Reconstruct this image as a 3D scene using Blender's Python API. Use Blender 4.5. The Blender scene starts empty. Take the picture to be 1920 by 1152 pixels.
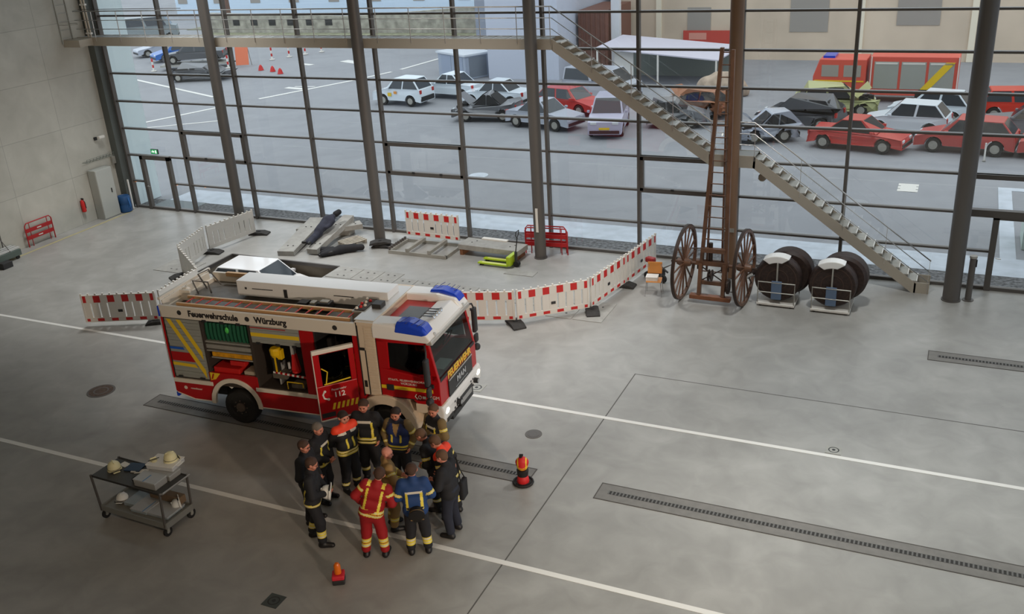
import bpy, math, random
import numpy as np
from mathutils import Matrix, Vector, Euler
R = math.radians
random.seed(7)
SC = bpy.context.scene
COL = SC.collection

# ------------------------------------------------------------------ camera
cam_d = bpy.data.cameras.new('camera'); cam = bpy.data.objects.new('camera', cam_d); COL.objects.link(cam)
YAW, PITCH, ROLL = -0.4499, -0.4046, -0.0619
fw = Vector((math.sin(YAW)*math.cos(PITCH), math.cos(YAW)*math.cos(PITCH), math.sin(PITCH)))
rt = Vector((math.cos(YAW), -math.sin(YAW), 0)); up = rt.cross(fw)
rt2 = rt*math.cos(ROLL)+up*math.sin(ROLL); up2 = up*math.cos(ROLL)-rt*math.sin(ROLL)
m = Matrix((rt2, up2, -fw)).transposed().to_4x4(); m.translation = Vector((30.65, -28.41, 11.05))
cam.matrix_world = m
cam_d.sensor_width = 36; cam_d.lens = 1801.3/1920*36; cam_d.clip_end = 400
SC.camera = cam

# ------------------------------------------------------------------ sky and exposure
SC.view_settings.view_transform = 'Standard'; SC.view_settings.look = 'None'
SC.view_settings.gamma = 1; SC.view_settings.use_curve_mapping = False
SC.view_settings.exposure = 0.0
W = bpy.data.worlds.new('overcast_sky'); SC.world = W; W.use_nodes = True
nt = W.node_tree; nt.nodes.clear()
bg = nt.nodes.new('ShaderNodeBackground'); out = nt.nodes.new('ShaderNodeOutputWorld')
tc = nt.nodes.new('ShaderNodeTexCoord'); sp = nt.nodes.new('ShaderNodeSeparateXYZ'); rp = nt.nodes.new('ShaderNodeValToRGB')
nt.links.new(tc.outputs['Generated'], sp.inputs[0]); nt.links.new(sp.outputs['Z'], rp.inputs[0]); nt.links.new(rp.outputs[0], bg.inputs[0])
rp.color_ramp.elements[0].position = 0.0; rp.color_ramp.elements[0].color = (0.80, 0.88, 1.0, 1)
rp.color_ramp.elements[1].position = 0.9; rp.color_ramp.elements[1].color = (0.98, 1.0, 1.0, 1)
bg.inputs[1].default_value = 1.45
nt.links.new(bg.outputs[0], out.inputs[0])

# ------------------------------------------------------------------ warm gallery lamp and added unseen fill lights
def area(name, loc, size, power, col, rot=(0, 0, 0)):
    l = bpy.data.lights.new(name, 'AREA'); l.shape = 'RECTANGLE'; l.size, l.size_y = size; l.energy = power; l.color = col
    o = bpy.data.objects.new(name, l); o.location = loc; o.rotation_euler = rot; COL.objects.link(o); return o
def spot(name, loc, target, power, col, deg, blend, rad=.6):
    l = bpy.data.lights.new(name, 'SPOT'); l.energy = power; l.color = col; l.spot_size = R(deg); l.spot_blend = blend; l.shadow_soft_size = rad
    o = bpy.data.objects.new(name, l); o.location = loc; COL.objects.link(o); o.rotation_euler = (Vector(target)-Vector(loc)).to_track_quat('-Z', 'Y').to_euler(); return o
#LIGHTS
LK = {'W': 1.58, 'A': 3500, 'E': 300, 'B': 3300, 'C': 4600, 'H': 4600, 'D': 150, 'G': 450, 'L': 11000}
#END
bg.inputs[1].default_value = LK['W']
spot('high_bay_lamp', (30.5, -18, 14), (30.5, -16.5, 0), LK['A'], (.98, 1.0, .95), 64, .7)  # added unseen spot, lifts the right floor as window veil glare does
spot('high_bay_lamp', (38, -14, 14), (36, -12, 0), LK['E'], (.96, 1.0, .97), 84, .8)  # added unseen fill for the far right
spot('high_bay_lamp', (28, -6.5, 14), (27, -6.5, 0), LK['B'], (.98, 1.0, 1.0), 82, .8)  # added unseen fill for the floor before the stairs
spot('high_bay_lamp', (6, -3.5, 14), (6, -3.5, 0), LK['C'], (.99, 1.0, 1.0), 76, .6, 1.5)  # added unseen fill for the left floor by the glass
spot('high_bay_lamp', (16.5, -5.5, 14), (16.5, -5.5, 0), LK['H'], (1.0, 1.0, 1.0), 78, .6, 1.5)  # added unseen fill over the pit and fire engine roof
area('rooflight', (38, -14, 13.9), (14, 14), LK['D'], (.97, 1.0, .98))  # added unseen area light, brightens the right side of the hall
area('gallery_lamp', (27, -27.6, 13.4), (16, 1.0), LK['G'], (1.0, 0.74, 0.50), (R(38), 0, 0))
spot('wall_lamp', (44, -30, 7.5), (18, -9, 2.2), LK['L'], (1.0, .80, .62), 34, .8, .5)  # added unseen warm spot, aimed to brighten the upper engine side

# ------------------------------------------------------------------ materials
def lin(c):
    c = [x/255 for x in c]
    return tuple((x/12.92 if x <= .04045 else ((x+.055)/1.055)**2.4) for x in c)+(1,)
MATS = {}
def mat(name, col=None, rough=.6, metal=0, noise=0, scale=3, col2=None, emit=0, spec=.5, alpha=None, bump=0):
    if name in MATS: return MATS[name]
    mt = bpy.data.materials.new(name); mt.use_nodes = True; n = mt.node_tree; b = n.nodes['Principled BSDF']
    b.inputs['Base Color'].default_value = lin(col); b.inputs['Roughness'].default_value = rough; b.inputs['Metallic'].default_value = metal
    b.inputs['Specular IOR Level'].default_value = spec
    if emit: b.inputs['Emission Color'].default_value = lin(col); b.inputs['Emission Strength'].default_value = emit
    if noise or col2:
        tx = n.nodes.new('ShaderNodeTexCoord'); no = n.nodes.new('ShaderNodeTexNoise'); no.inputs['Scale'].default_value = scale; no.inputs['Detail'].default_value = 6
        n.links.new(tx.outputs['Object'], no.inputs['Vector'])
        r = n.nodes.new('ShaderNodeValToRGB'); c = lin(col)
        c2 = lin(col2) if col2 else tuple(x*(1-noise) for x in c[:3])+(1,)
        c1 = c if col2 else tuple(min(1, x*(1+noise*.5)) for x in c[:3])+(1,)
        r.color_ramp.elements[0].position = .35; r.color_ramp.elements[0].color = c2
        r.color_ramp.elements[1].position = .65; r.color_ramp.elements[1].color = c1
        n.links.new(no.outputs['Fac'], r.inputs[0]); n.links.new(r.outputs[0], b.inputs['Base Color'])
        if bump:
            bp = n.nodes.new('ShaderNodeBump'); bp.inputs['Strength'].default_value = bump; bp.inputs['Distance'].default_value = .02
            n.links.new(no.outputs['Fac'], bp.inputs['Height']); n.links.new(bp.outputs[0], b.inputs['Normal'])
    MATS[name] = mt; return mt
def glassmat(name, tint, gl=1.0):
    if name in MATS: return MATS[name]
    mt = bpy.data.materials.new(name); mt.use_nodes = True; n = mt.node_tree; n.nodes.clear()
    o = n.nodes.new('ShaderNodeOutputMaterial'); mx = n.nodes.new('ShaderNodeMixShader'); tr = n.nodes.new('ShaderNodeBsdfTransparent')
    g = n.nodes.new('ShaderNodeBsdfGlossy'); f = n.nodes.new('ShaderNodeLayerWeight'); f.inputs[0].default_value = .5
    pw = n.nodes.new('ShaderNodeMath'); pw.operation = 'POWER'; pw.inputs[1].default_value = 5; mu = n.nodes.new('ShaderNodeMath'); mu.operation = 'MULTIPLY_ADD'; mu.inputs[1].default_value = .8; mu.inputs[2].default_value = .04*gl; mu.use_clamp = True
    tr.inputs[0].default_value = tint+(1,); g.inputs['Roughness'].default_value = 0.0; n.links.new(f.outputs['Facing'], pw.inputs[0])
    n.links.new(pw.outputs[0], mu.inputs[0]); n.links.new(mu.outputs[0], mx.inputs[0]); n.links.new(tr.outputs[0], mx.inputs[1]); n.links.new(g.outputs[0], mx.inputs[2]); n.links.new(mx.outputs[0], o.inputs[0])
    MATS[name] = mt; return mt
GLASS = glassmat('facade_glass', (.93, .96, .97), 1.6)
CARGLASS = glassmat('car_glass', (.30, .34, .36), 1.4)
def concrete(name, base, dark, light, s1=.35, s2=2.2, rough=.55, board=0):
    mt = bpy.data.materials.new(name); mt.use_nodes = True; n = mt.node_tree; b = n.nodes['Principled BSDF']; b.inputs['Roughness'].default_value = rough
    tx = n.nodes.new('ShaderNodeTexCoord'); w = n.nodes.new('ShaderNodeTexNoise'); w.inputs['Scale'].default_value = s1; w.inputs['Detail'].default_value = 5; w.inputs['Distortion'].default_value = 1.6
    w2 = n.nodes.new('ShaderNodeTexNoise'); w2.inputs['Scale'].default_value = s2; w2.inputs['Detail'].default_value = 8; w2.inputs['Distortion'].default_value = .8
    n.links.new(tx.outputs['Object'], w.inputs['Vector']); n.links.new(tx.outputs['Object'], w2.inputs['Vector'])
    r = n.nodes.new('ShaderNodeValToRGB'); e = r.color_ramp.elements
    e[0].position = .3; e[0].color = lin(dark); e[1].position = .72; e[1].color = lin(light); k = e.new(.5); k.color = lin(base)
    ad = n.nodes.new('ShaderNodeMath'); ad.operation = 'MULTIPLY_ADD'; ad.inputs[1].default_value = .45
    mu = n.nodes.new('ShaderNodeMath'); mu.operation = 'MULTIPLY'; mu.inputs[1].default_value = .55
    n.links.new(w.outputs['Fac'], mu.inputs[0]); n.links.new(w2.outputs['Fac'], ad.inputs[0]); n.links.new(mu.outputs[0], ad.inputs[2]); n.links.new(ad.outputs[0], r.inputs[0])
    last = r.outputs[0]
    if board:
        br = n.nodes.new('ShaderNodeTexBrick'); br.offset = 0; br.inputs['Scale'].default_value = 1; br.inputs['Brick Width'].default_value = 2.6; br.inputs['Row Height'].default_value = 1.9
        br.inputs['Mortar Size'].default_value = .012; br.inputs['Color1'].default_value = (1, 1, 1, 1); br.inputs['Color2'].default_value = (.93, .93, .93, 1); br.inputs['Mortar'].default_value = (.72, .72, .72, 1)
        mp = n.nodes.new('ShaderNodeMapping'); mp.inputs['Rotation'].default_value = (0, R(90), R(90)) if board == 1 else (0, 0, 0)
        sx = n.nodes.new('ShaderNodeSeparateXYZ'); cx = n.nodes.new('ShaderNodeCombineXYZ'); n.links.new(tx.outputs['Object'], sx.inputs[0])
        n.links.new(sx.outputs['Y'], cx.inputs['X']); n.links.new(sx.outputs['Z'], cx.inputs['Y']); n.links.new(cx.outputs[0], br.inputs['Vector'])
        mm = n.nodes.new('ShaderNodeMix'); mm.data_type = 'RGBA'; mm.blend_type = 'MULTIPLY'; mm.inputs[0].default_value = 1
        n.links.new(last, mm.inputs[6]); n.links.new(br.outputs['Color'], mm.inputs[7]); last = mm.outputs[2]
    n.links.new(last, b.inputs['Base Color']); MATS[name] = mt; return mt
FLOORM = concrete('polished_concrete', (156, 154, 149), (140, 138, 133), (174, 172, 167), .3, 1.6, .4)
WALLM = concrete('fair_faced_concrete', (186, 184, 174), (172, 170, 160), (200, 198, 188), .25, 1.2, .8, 1)
SLABM = concrete('slab_concrete', (158, 156, 150), (142, 140, 134), (172, 170, 164), 1.2, 5, .7)
ASPH = concrete('asphalt', (146, 148, 153), (136, 138, 143), (154, 156, 161), .12, .9, .8)
GRAVEL = mat('gravel', (104, 104, 106), .9, noise=.75, scale=9)
PAVE = mat('pale_paving', (196, 204, 214), .7, noise=.12, scale=2)
STEEL = mat('dark_grey_steel', (94, 90, 86), .5, .15)
ALU = mat('aluminium', (206, 206, 204), .4, .3)
GALV = mat('galvanised_steel', (168, 166, 158), .5, .35, noise=.12, scale=4)
STAIRM = mat('pale_stair_steel', (176, 168, 154), .5, .15)
RAILM = mat('stainless_rail', (205, 203, 200), .3, .8)
WHITE = mat('white_paint', (228, 226, 220), .4)
PLW = mat('white_plastic', (222, 218, 210), .5)
PLR = mat('red_plastic', (200, 32, 30), .5)
BLACK = mat('black_rubber', (28, 27, 26), .75)
DARK = mat('dark_plastic', (42, 42, 43), .55)
CHROME = mat('chrome', (210, 212, 214), .15, 1)
RED = mat('fire_red_paint', (172, 14, 20), .28)
YEL = mat('signal_yellow', (232, 196, 40), .5)

# ------------------------------------------------------------------ mesh helper
class MB:
    def __init__(s): s.v = []; s.f = []; s.mi = []; s.M = Matrix.Identity(4)
    def add(s, vs, fs, m=0):
        o = len(s.v); s.v += [tuple(s.M @ Vector(p)) for p in vs]; s.f += [tuple(i+o for i in f) for f in fs]; s.mi += [m]*len(fs); return s
    def box(s, x0, x1, y0, y1, z0, z1, m=0):
        x0, x1 = sorted((x0, x1)); y0, y1 = sorted((y0, y1)); z0, z1 = sorted((z0, z1))
        return s.add([(x0,y0,z0),(x1,y0,z0),(x1,y1,z0),(x0,y1,z0),(x0,y0,z1),(x1,y0,z1),(x1,y1,z1),(x0,y1,z1)],
                     [(0,3,2,1),(4,5,6,7),(0,1,5,4),(1,2,6,5),(2,3,7,6),(3,0,4,7)], m)
    def bar(s, p, q, w, h, m=0, upv=(0,0,1)):
        p = Vector(p); q = Vector(q); d = (q-p).normalized(); u = Vector(upv)
        if abs(d.dot(u)) > .98: u = Vector((1,0,0))
        a = d.cross(u).normalized(); b = a.cross(d); vs = []
        for c in (p, q):
            for i, j in ((-1,-1),(1,-1),(1,1),(-1,1)): vs.append(c+a*i*w/2+b*j*h/2)
        return s.add(vs, [(0,1,2,3),(7,6,5,4),(0,4,5,1),(1,5,6,2),(2,6,7,3),(3,7,4,0)], m)
    def tube(s, pts, r, n=8, m=0, closed=False, rr=None):
        pts = [Vector(p) for p in pts]; N = len(pts); vs = []; prev = None
        for i, p in enumerate(pts):
            if closed: d = pts[(i+1) % N]-pts[i-1]
            else: d = pts[min(i+1, N-1)]-pts[max(i-1, 0)]
            d.normalize()
            if prev is None:
                a = d.orthogonal().normalized()
            else: a = (prev-d*prev.dot(d)).normalized()
            prev = a; b = d.cross(a); rad = rr[i] if rr else r
            for k in range(n):
                t = 2*math.pi*k/n; vs.append(p+(a*math.cos(t)+b*math.sin(t))*rad)
        fs = []
        for i in range(N if closed else N-1):
            for k in range(n):
                j = (i+1) % N; fs.append((i*n+k, i*n+(k+1) % n, j*n+(k+1) % n, j*n+k))
        if not closed: fs += [tuple(reversed(range(n))), tuple(range((N-1)*n, N*n))]
        return s.add(vs, fs, m)
    def cyl(s, p, q, r, n=16, m=0, r2=None): return s.tube([p, q], r, n, m, rr=[r, r if r2 is None else r2])
    def lathe(s, prof, c=(0,0,0), axis='z', n=20, m=0, loop=False):
        vs = []; fs = []; c = Vector(c)
        for r, h in prof:
            for k in range(n):
                t = 2*math.pi*k/n; a, b = r*math.cos(t), r*math.sin(t)
                vs.append(c+Vector({'z': (a,b,h), 'y': (a,h,b), 'x': (h,a,b)}[axis]))
        N = len(prof)
        for i in range(N if loop else N-1):
            for k in range(n): j = (i+1) % N; fs.append((i*n+k, i*n+(k+1) % n, j*n+(k+1) % n, j*n+k))
        if not loop: fs += [tuple(reversed(range(n))), tuple(range((N-1)*n, N*n))]
        return s.add(vs, fs, m)
    def prism(s, poly, axis, a, b, m=0):
        n = len(poly); e = lambda u, v, w: {'y': (u, w, v), 'x': (w, u, v), 'z': (u, v, w)}[axis]
        vs = [e(u, v, a) for u, v in poly]+[e(u, v, b) for u, v in poly]
        return s.add(vs, [tuple(range(n)), tuple(range(2*n-1, n-1, -1))]+[(i, i+n, (i+1) % n+n, (i+1) % n) for i in range(n)], m)
    def ball(s, c, r, n=12, m=0, sc=(1,1,1)):
        pr = [(max(1e-4, r*math.sin(math.pi*i/8)), -r*math.cos(math.pi*i/8)) for i in range(9)]
        o = len(s.v); s.lathe(pr, (0,0,0), 'z', n, m); Mi = s.M.inverted()
        for i in range(o, len(s.v)):
            p = Mi @ Vector(s.v[i]); s.v[i] = tuple(s.M @ Vector((c[0]+p[0]*sc[0], c[1]+p[1]*sc[1], c[2]+p[2]*sc[2])))
        return s
    def loft(s, rings, m=0, cap=True):
        n = len(rings[0]); vs = [p for r in rings for p in r]; fs = []
        for i in range(len(rings)-1):
            for k in range(n): fs.append((i*n+k, i*n+(k+1) % n, (i+1)*n+(k+1) % n, (i+1)*n+k))
        if cap: fs += [tuple(reversed(range(n))), tuple(range((len(rings)-1)*n, len(rings)*n))]
        return s.add(vs, fs, m)
    def build(s, name, mats, parent=None, bevel=0, smooth=False, loc=None, seg=2):
        me = bpy.data.meshes.new(name); me.from_pydata(s.v, [], s.f)
        if not isinstance(mats, (list, tuple)): mats = [mats]
        for q in mats: me.materials.append(q)
        me.polygons.foreach_set('material_index', s.mi)
        if smooth: me.polygons.foreach_set('use_smooth', [True]*len(s.f))
        me.update()
        import bmesh
        b = bmesh.new(); b.from_mesh(me); bmesh.ops.recalc_face_normals(b, faces=b.faces); b.to_mesh(me); b.free()
        o = bpy.data.objects.new(name, me); COL.objects.link(o)
        if parent: o.parent = parent
        if loc: o.location = loc
        if smooth and smooth != 'all':
            try: me.set_sharp_from_angle(angle=R(40))
            except Exception: pass
        if bevel:
            md = o.modifiers.new('bevel', 'BEVEL'); md.width = bevel; md.segments = seg; md.limit_method = 'ANGLE'; md.angle_limit = R(40)
        return o
def tag(o, label, cat, group=None, kind=None):
    o['label'] = label
    if cat: o['category'] = cat
    if group: o['group'] = group
    if kind: o['kind'] = kind
    return o
def thing(name, label, cat, loc=(0,0,0), rz=0, group=None, kind=None):
    o = bpy.data.objects.new(name, None); COL.objects.link(o); o.location = loc; o.rotation_euler = (0, 0, rz); o.empty_display_size = .2
    return tag(o, label, cat, group, kind)
def struct(o, label=None):
    o['kind'] = 'structure'; o['label'] = label or o.name.split('.')[0].replace('_', ' ')+' of the hall'; o['category'] = o.name.split('.')[0].split('_')[0]; return o
def dup(root, loc=None, rz=None, label=None, group=None):
    r = root.copy(); COL.objects.link(r)
    if loc is not None: r.location = loc
    if rz is not None: r.rotation_euler = (0, 0, rz)
    if label: r['label'] = label
    if group: r['group'] = group
    for ch in list(root.children):
        c = ch.copy(); COL.objects.link(c); c.parent = r
        for g in ch.children:
            d = g.copy(); COL.objects.link(d); d.parent = c
    return r
def text(body, size, M, mt, parent, name='lettering', ext=.003, label=None, bold=0.0, xs=1):
    cu = bpy.data.curves.new(name, 'FONT'); cu.body = body; cu.size = size; cu.extrude = ext; cu.align_x = 'CENTER'; cu.align_y = 'CENTER'; cu.offset = bold; cu.resolution_u = 3
    t = bpy.data.objects.new(name, cu); COL.objects.link(t); bpy.context.view_layer.update()
    me = bpy.data.meshes.new_from_object(t.evaluated_get(bpy.context.evaluated_depsgraph_get())); bpy.data.objects.remove(t)
    me.materials.clear(); me.materials.append(mt); me.transform(M @ Matrix.Diagonal((xs, 1, 1, 1)))
    o = bpy.data.objects.new(name, me); COL.objects.link(o); o.parent = parent
    if label: o['label'] = label
    return o
def face_M(loc, right, upv):   # text plane: local x -> right, y -> up
    r_ = Vector(right).normalized(); u = Vector(upv).normalized(); n = r_.cross(u)
    M = Matrix((r_, u, n)).transposed().to_4x4(); M.translation = Vector(loc); return M

# ================================================================== SETTING
PX0, PX1, PY0, PY1 = 7.95, 12.45, -5.55, -3.72      # open pit
fl = MB()
for a in ((-.45, 60, PY1, 0.05), (-.45, 60, -40, PY0), (-.45, PX0, PY0, PY1), (PX1, 60, PY0, PY1)): fl.box(a[0], a[1], a[2], a[3], -.12, 0)
struct(fl.build('floor', FLOORM), 'polished grey concrete hall floor with an open pit near the glass front')
pt = MB(); pt.box(PX0, PX1, PY0, PY1, -1.3, -1.2); pt.box(PX0-.1, PX0, PY0, PY1, -1.3, -.12); pt.box(PX1, PX1+.1, PY0, PY1, -1.3, -.12); pt.box(PX0, PX1, PY1, PY1+.1, -1.3, -.12); pt.box(PX0, PX1, PY0-.1, PY0, -1.3, -.12)
struct(pt.build('trim_1', mat('pit_concrete', (120, 112, 98), .8, noise=.2, scale=2)), 'walls and bottom of the sunken pit')
pe = MB(); pe.box(PX0, PX1, PY1-.05, PY1+.02, -.1, .012); pe.box(PX0-.04, PX0+.02, PY0, PY1, -.1, .012)
struct(pe.build('trim_2', STEEL), 'dark steel edge around the pit')
struct(MB().box(-.85, -.45, -40, 0.1, -.2, 15).build('wall_left', WALLM), 'left wall of fair faced concrete')
struct(MB().box(-.85, 60, -40.4, -40, -.2, 15).build('wall_back', WALLM), 'back wall of the hall')
struct(MB().box(-.85, 60, -40, .1, 14.6, 14.9).build('ceiling', WALLM), 'ceiling of the hall')
wr = MB(); wr.box(52, 52.4, -40, 0, 8.5, 15); wr.box(52, 52.4, -40, 0, -.2, .1)
for y in range(-40, 1, 5): wr.box(52, 52.4, y-.3, y+.3, 0, 9)
struct(wr.build('wall_right', WALLM), 'right wall with open gates')
# corner pillar and skirting of left wall
struct(MB().box(-.45, -.12, -.42, -.1, 0, 14.6).build('trim_3', mat('grey_green_steel', (92, 96, 92), .5, .2)), 'grey corner profile where concrete wall meets glass front')
struct(MB().box(-.45, -.36, -.3, .12, 0, 14.6).build('trim_4', STEEL), 'end profile of the glass front')
# floor lines
struct(MB().box(-.45, 52, -10.44, -10.33, .001, .005).build('trim_5', WHITE), 'white painted line on the floor nearer the glass')
struct(MB().box(-.45, 52, -15.94, -15.82, .001, .005).build('trim_6', WHITE), 'white painted line on the floor nearer the gallery')
YW = mat('worn_yellow_line', (178, 168, 128), .6, noise=.1, scale=5)
struct(MB().box(.12, .24, -40, -.6, .001, .004).build('trim_7', YW), 'worn yellow line along the concrete wall')
jn = MB(); jn.box(24.10, 24.125, -40, -8.1, .0005, .003); jn.box(24.1, 52, -8.12, -8.10, .0005, .003)
struct(jn.build('trim_8', mat('joint_dark', (92, 90, 86), .8)), 'dark joint in the floor')

# ---- glass front
HT = [0.0, 1.135, 2.225, 3.316, 4.406, 5.497, 6.588, 7.678, 8.769, 9.859, 10.95, 12.04, 13.13, 14.4]
CUR = mat('transom_cap', (150, 150, 148), .4, .4)
def bay(i):
    x0, x1 = i*3.1, i*3.1+3.1
    w = thing('window_%d' % (i+1), 'bay of the glass front', 'window', (x0, 0, 0), 0, None, 'structure')
    w['label'] = 'glazed bay %d of the glass front counted from the concrete wall' % (i+1)
    MB().box(-.045, .045, -.16, .03, 0, 14.6).build('mullion', STEEL, w)
    tr = []
    for j, h in enumerate(HT):
        a = 0
        t = MB()
        if i == 0 and j == 1: a = 0
        t.box(.045, 3.055, -.10, .03, h+.004 if j == 0 else h-.03, h+.09 if j == 0 else h+.03)
        t.box(.045, 3.055, .03, .075, (h+.02 if j == 0 else h-.025), (h+.08 if j == 0 else h+.03), 1)
        if i == 0 and j == 1: t = MB().box(.045, .72, -.10, .03, h-.03, h+.03).box(2.27, 3.055, -.10, .03, h-.03, h+.03)
        if i == 10 and j == 1: t = MB().box(.045, .85, -.10, .03, h-.03, h+.03).box(3.0, 3.055, -.10, .03, h-.03, h+.03)
        t.build('transom', [STEEL, CUR], w)
    MB().box(.0, 3.1, .0, .016, .06, 14.5).build('pane', GLASS, w)
    if i in (1, 4, 7, 10):   # opening vent light
        v = MB(); z0, z1 = 2.225, 3.316
        v.box(.045, .15, -.15, 0, z0, z1); v.box(2.95, 3.055, -.15, 0, z0, z1); v.box(.045, 3.055, -.15, 0, z0-.05, z0+.09); v.box(.045, 3.055, -.15, 0, z1-.1, z1+.03)
        fr = v.build('vent_frame', STEEL, w)
        hb = MB()
        for x in (1.1, 2.2): hb.box(x-.05, x+.05, -.18, -.15, z0+.05, z0+.11)
        hb.build('hinge', DARK, fr)
    return w
for i in range(15): bay(i)
def door(n, x0, x1, h):
    d = thing('door_%d' % n, 'dark framed glass door in the glass front', 'door', (x0, -.02, 0), 0, None, 'structure')
    w_ = x1-x0
    MB().box(0, .16, -.16, 0, 0, h).box(w_-.16, w_, -.16, 0, 0, h).box(0, w_, -.16, 0, h-.14, h+.03).box(.16, w_-.16, -.12, 0, 0, .1).build('door_frame', STEEL, d)
    hd = MB(); hd.tube([(.2, -.17, 1.0), (.2, -.22, 1.0), (.33, -.22, 1.0)], .012, 6); hd.build('door_handle', RAILM, d)
    return d
door(1, .72, 2.27, 2.24)['label'] = 'dark framed glass door beside the concrete wall'
door(2, 31.85, 34.0, 2.24)['label'] = 'wide dark framed glass door at the right edge of the hall'
struct(MB().box(31.1, 34.1, -.2, 0, 2.16, 2.36).build('trim_9', STEEL), 'heavy lintel over the right door')
# exit sign
ex = thing('exit_sign', 'small green lit exit sign with running figure above the door by the concrete wall', 'exit sign', (1.45, -.15, 2.36))
MB().box(0, .36, -.06, 0, 0, .2).build('housing', DARK, ex)
MB().box(.015, .345, -.066, -.06, .015, .185).build('sign_face', mat('exit_green', (60, 170, 105), .4, emit=.5), ex)
pg = MB(); pg.box(.06, .15, -.069, -.066, .08, .12); pg.prism([(.15, .06), (.21, .1), (.15, .14)], 'y', -.069, -.066); pg.box(.24, .3, -.069, -.066, .04, .16); pg.ball((.12, -.068, .15), .014, 8)
pg.build('pictogram', mat('lit_white', (235, 245, 238), .4, emit=.9), ex)

# ---- columns
for i, (x, lab) in enumerate(((2, 'round dark steel column standing behind the pale fence at left'), (4, 'round dark steel column with stacked rubber feet at its base'), (6, 'round dark steel column between the red hurdles and the pallet truck, tape on its shaft'), (8, 'round steel column, warm reflection in its colour, just behind the antique ladder cart'), (10, 'thick round dark steel column at right beside the foot of the stairs'), (12, 'round dark steel column beyond the right edge'))):
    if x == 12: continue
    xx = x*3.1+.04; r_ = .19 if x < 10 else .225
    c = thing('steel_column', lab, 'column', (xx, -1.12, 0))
    MB().cyl((0,0,.02), (0,0,14.55), r_, 28).build('shaft', STEEL if x != 8 else mat('reflection_brown', (128, 98, 74), .5, .1), c, smooth=True)  # warm window reflection put into the colour of the ladder cart column
    MB().cyl((0,0,0), (0,0,.03), r_+.03, 28).build('base_ring', STEEL, c, smooth=True)
    if x == 6: MB().box(-.03, .05, -.215, -.19, .95, 1.75).build('tape_strip', PLW, c)
    if x == 8: MB().box(-.16, .16, -.2, -.185, 1.5, 1.62).build('plate', GALV, c)

# ================================================================== OUTSIDE GROUND
gd = MB(); gd.box(-140, 120, 1.1, 220, -.15, -.02)
struct(gd.build('trim_10', ASPH), 'grey asphalt yard outside the glass front')
tag(MB().box(-.3, 60, .08, 1.1, -.12, -.005).build('gravel_strip', GRAVEL), 'strip of dark gravel along the outside of the glass front', 'gravel', kind='stuff')
struct(MB().box(.6, 60, 1.1, 2.66, -.1, .0).build('trim_11', PAVE), 'pale paved path outside along the gravel')
struct(MB().box(-14, 52, 12.2, 12.42, -.018, -.008).build('trim_12', WHITE), 'long white line across the yard')
mk = MB()
def pline(m, a, b, w, z=-.008):
    m.bar((a[0], a[1], z), (b[0], b[1], z), w, .01)
pline(mk, (-10.2, 20.9), (-7.4, 27.7), .3); pline(mk, (-7.2, 28.4), (-6.4, 31), .3); pline(mk, (-6.2, 32), (-5.6, 37), .3); pline(mk, (-13.5, 11.9), (-11.1, 18.4), .25); pline(mk, (-11.8, 12.3), (-8, 15.1), .15)
pline(mk, (-10.8, 24.6), (-9.2, 24.3), .45); pline(mk, (-10.4, 25.0), (-8.9, 25.2), .2); pline(mk, (-13.2, 35.2), (-11.4, 34.4), .8); pline(mk, (-16, 33.5), (-14.8, 33.2), .5)
pline(mk, (-33, 29), (-14, 21), .25)
struct(mk.build('trim_13', WHITE), 'white lane markings on the yard')
mk = MB()
for k in range(3): mk.box(28.86, 29.58, 9.2+k*.38, 9.2+k*.38+.3, -.019, -.009)
mk.box(28.95, 29.5, 9.2, 10.26, -.019, -.0085)
struct(mk.build('trim_14', WHITE), 'white ladder shaped marking on the yard at right')
mk = MB(); mk.box(32.3, 32.75, 2.66, 10.5, -.019, -.006); mk.box(32.75, 34.3, 10.1, 10.5, -.019, -.006)
struct(mk.build('trim_15', PAVE), 'pale angled kerb line outside the right door')
for (x, y, lb) in ((12.05, 7.6, 'round manhole cover in the yard outside, in front of the white cars'),):
    MBo = MB().cyl((x, y, -.02), (x, y, .0), .42, 24); tag(MBo.build('manhole_cover', PAVE), lb, 'manhole cover')
fin = MB().box(-.42, -.2, .12, 1.47, 0, 14); struct(fin.build('wall_outside', mat('pale_fin', (214, 228, 230), .7)), 'white outer wall fin beyond the glass at left')
struct(MB().box(.5, 2.6, .2, 1.1, -.01, .01).build('trim_16', mat('grate_mat', (120, 128, 130), .7)), 'doormat grating outside the left door')

# ================================================================== FIRE ENGINE
TRK = thing('fire_engine', 'large red and white fire engine with open shutters and blue beacons parked in the hall', 'fire engine', (14.522, -13.571, 0), .094)
TW = 2.163
CRM = mat('cream_white_paint', (222, 214, 200), .32)
SHG = mat('shutter_grey', (172, 174, 166), .42, .35)
LEAD = mat('dark_grey_frame', (60, 58, 56), .5, .3)
DECK = mat('roof_deck', (112, 108, 102), .45, .3, noise=.15, scale=4)
INNER = mat('locker_interior', (58, 50, 44), .7)
BLUE = mat('blue_lens', (28, 70, 200), .12, spec=.8)
# chassis
c = MB(); c.box(.3, 6.5, .55, TW-.55, .42, .9); c.box(.1, 6.6, .75, TW-.75, .3, .5); c.build('chassis', DARK, TRK)
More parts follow.
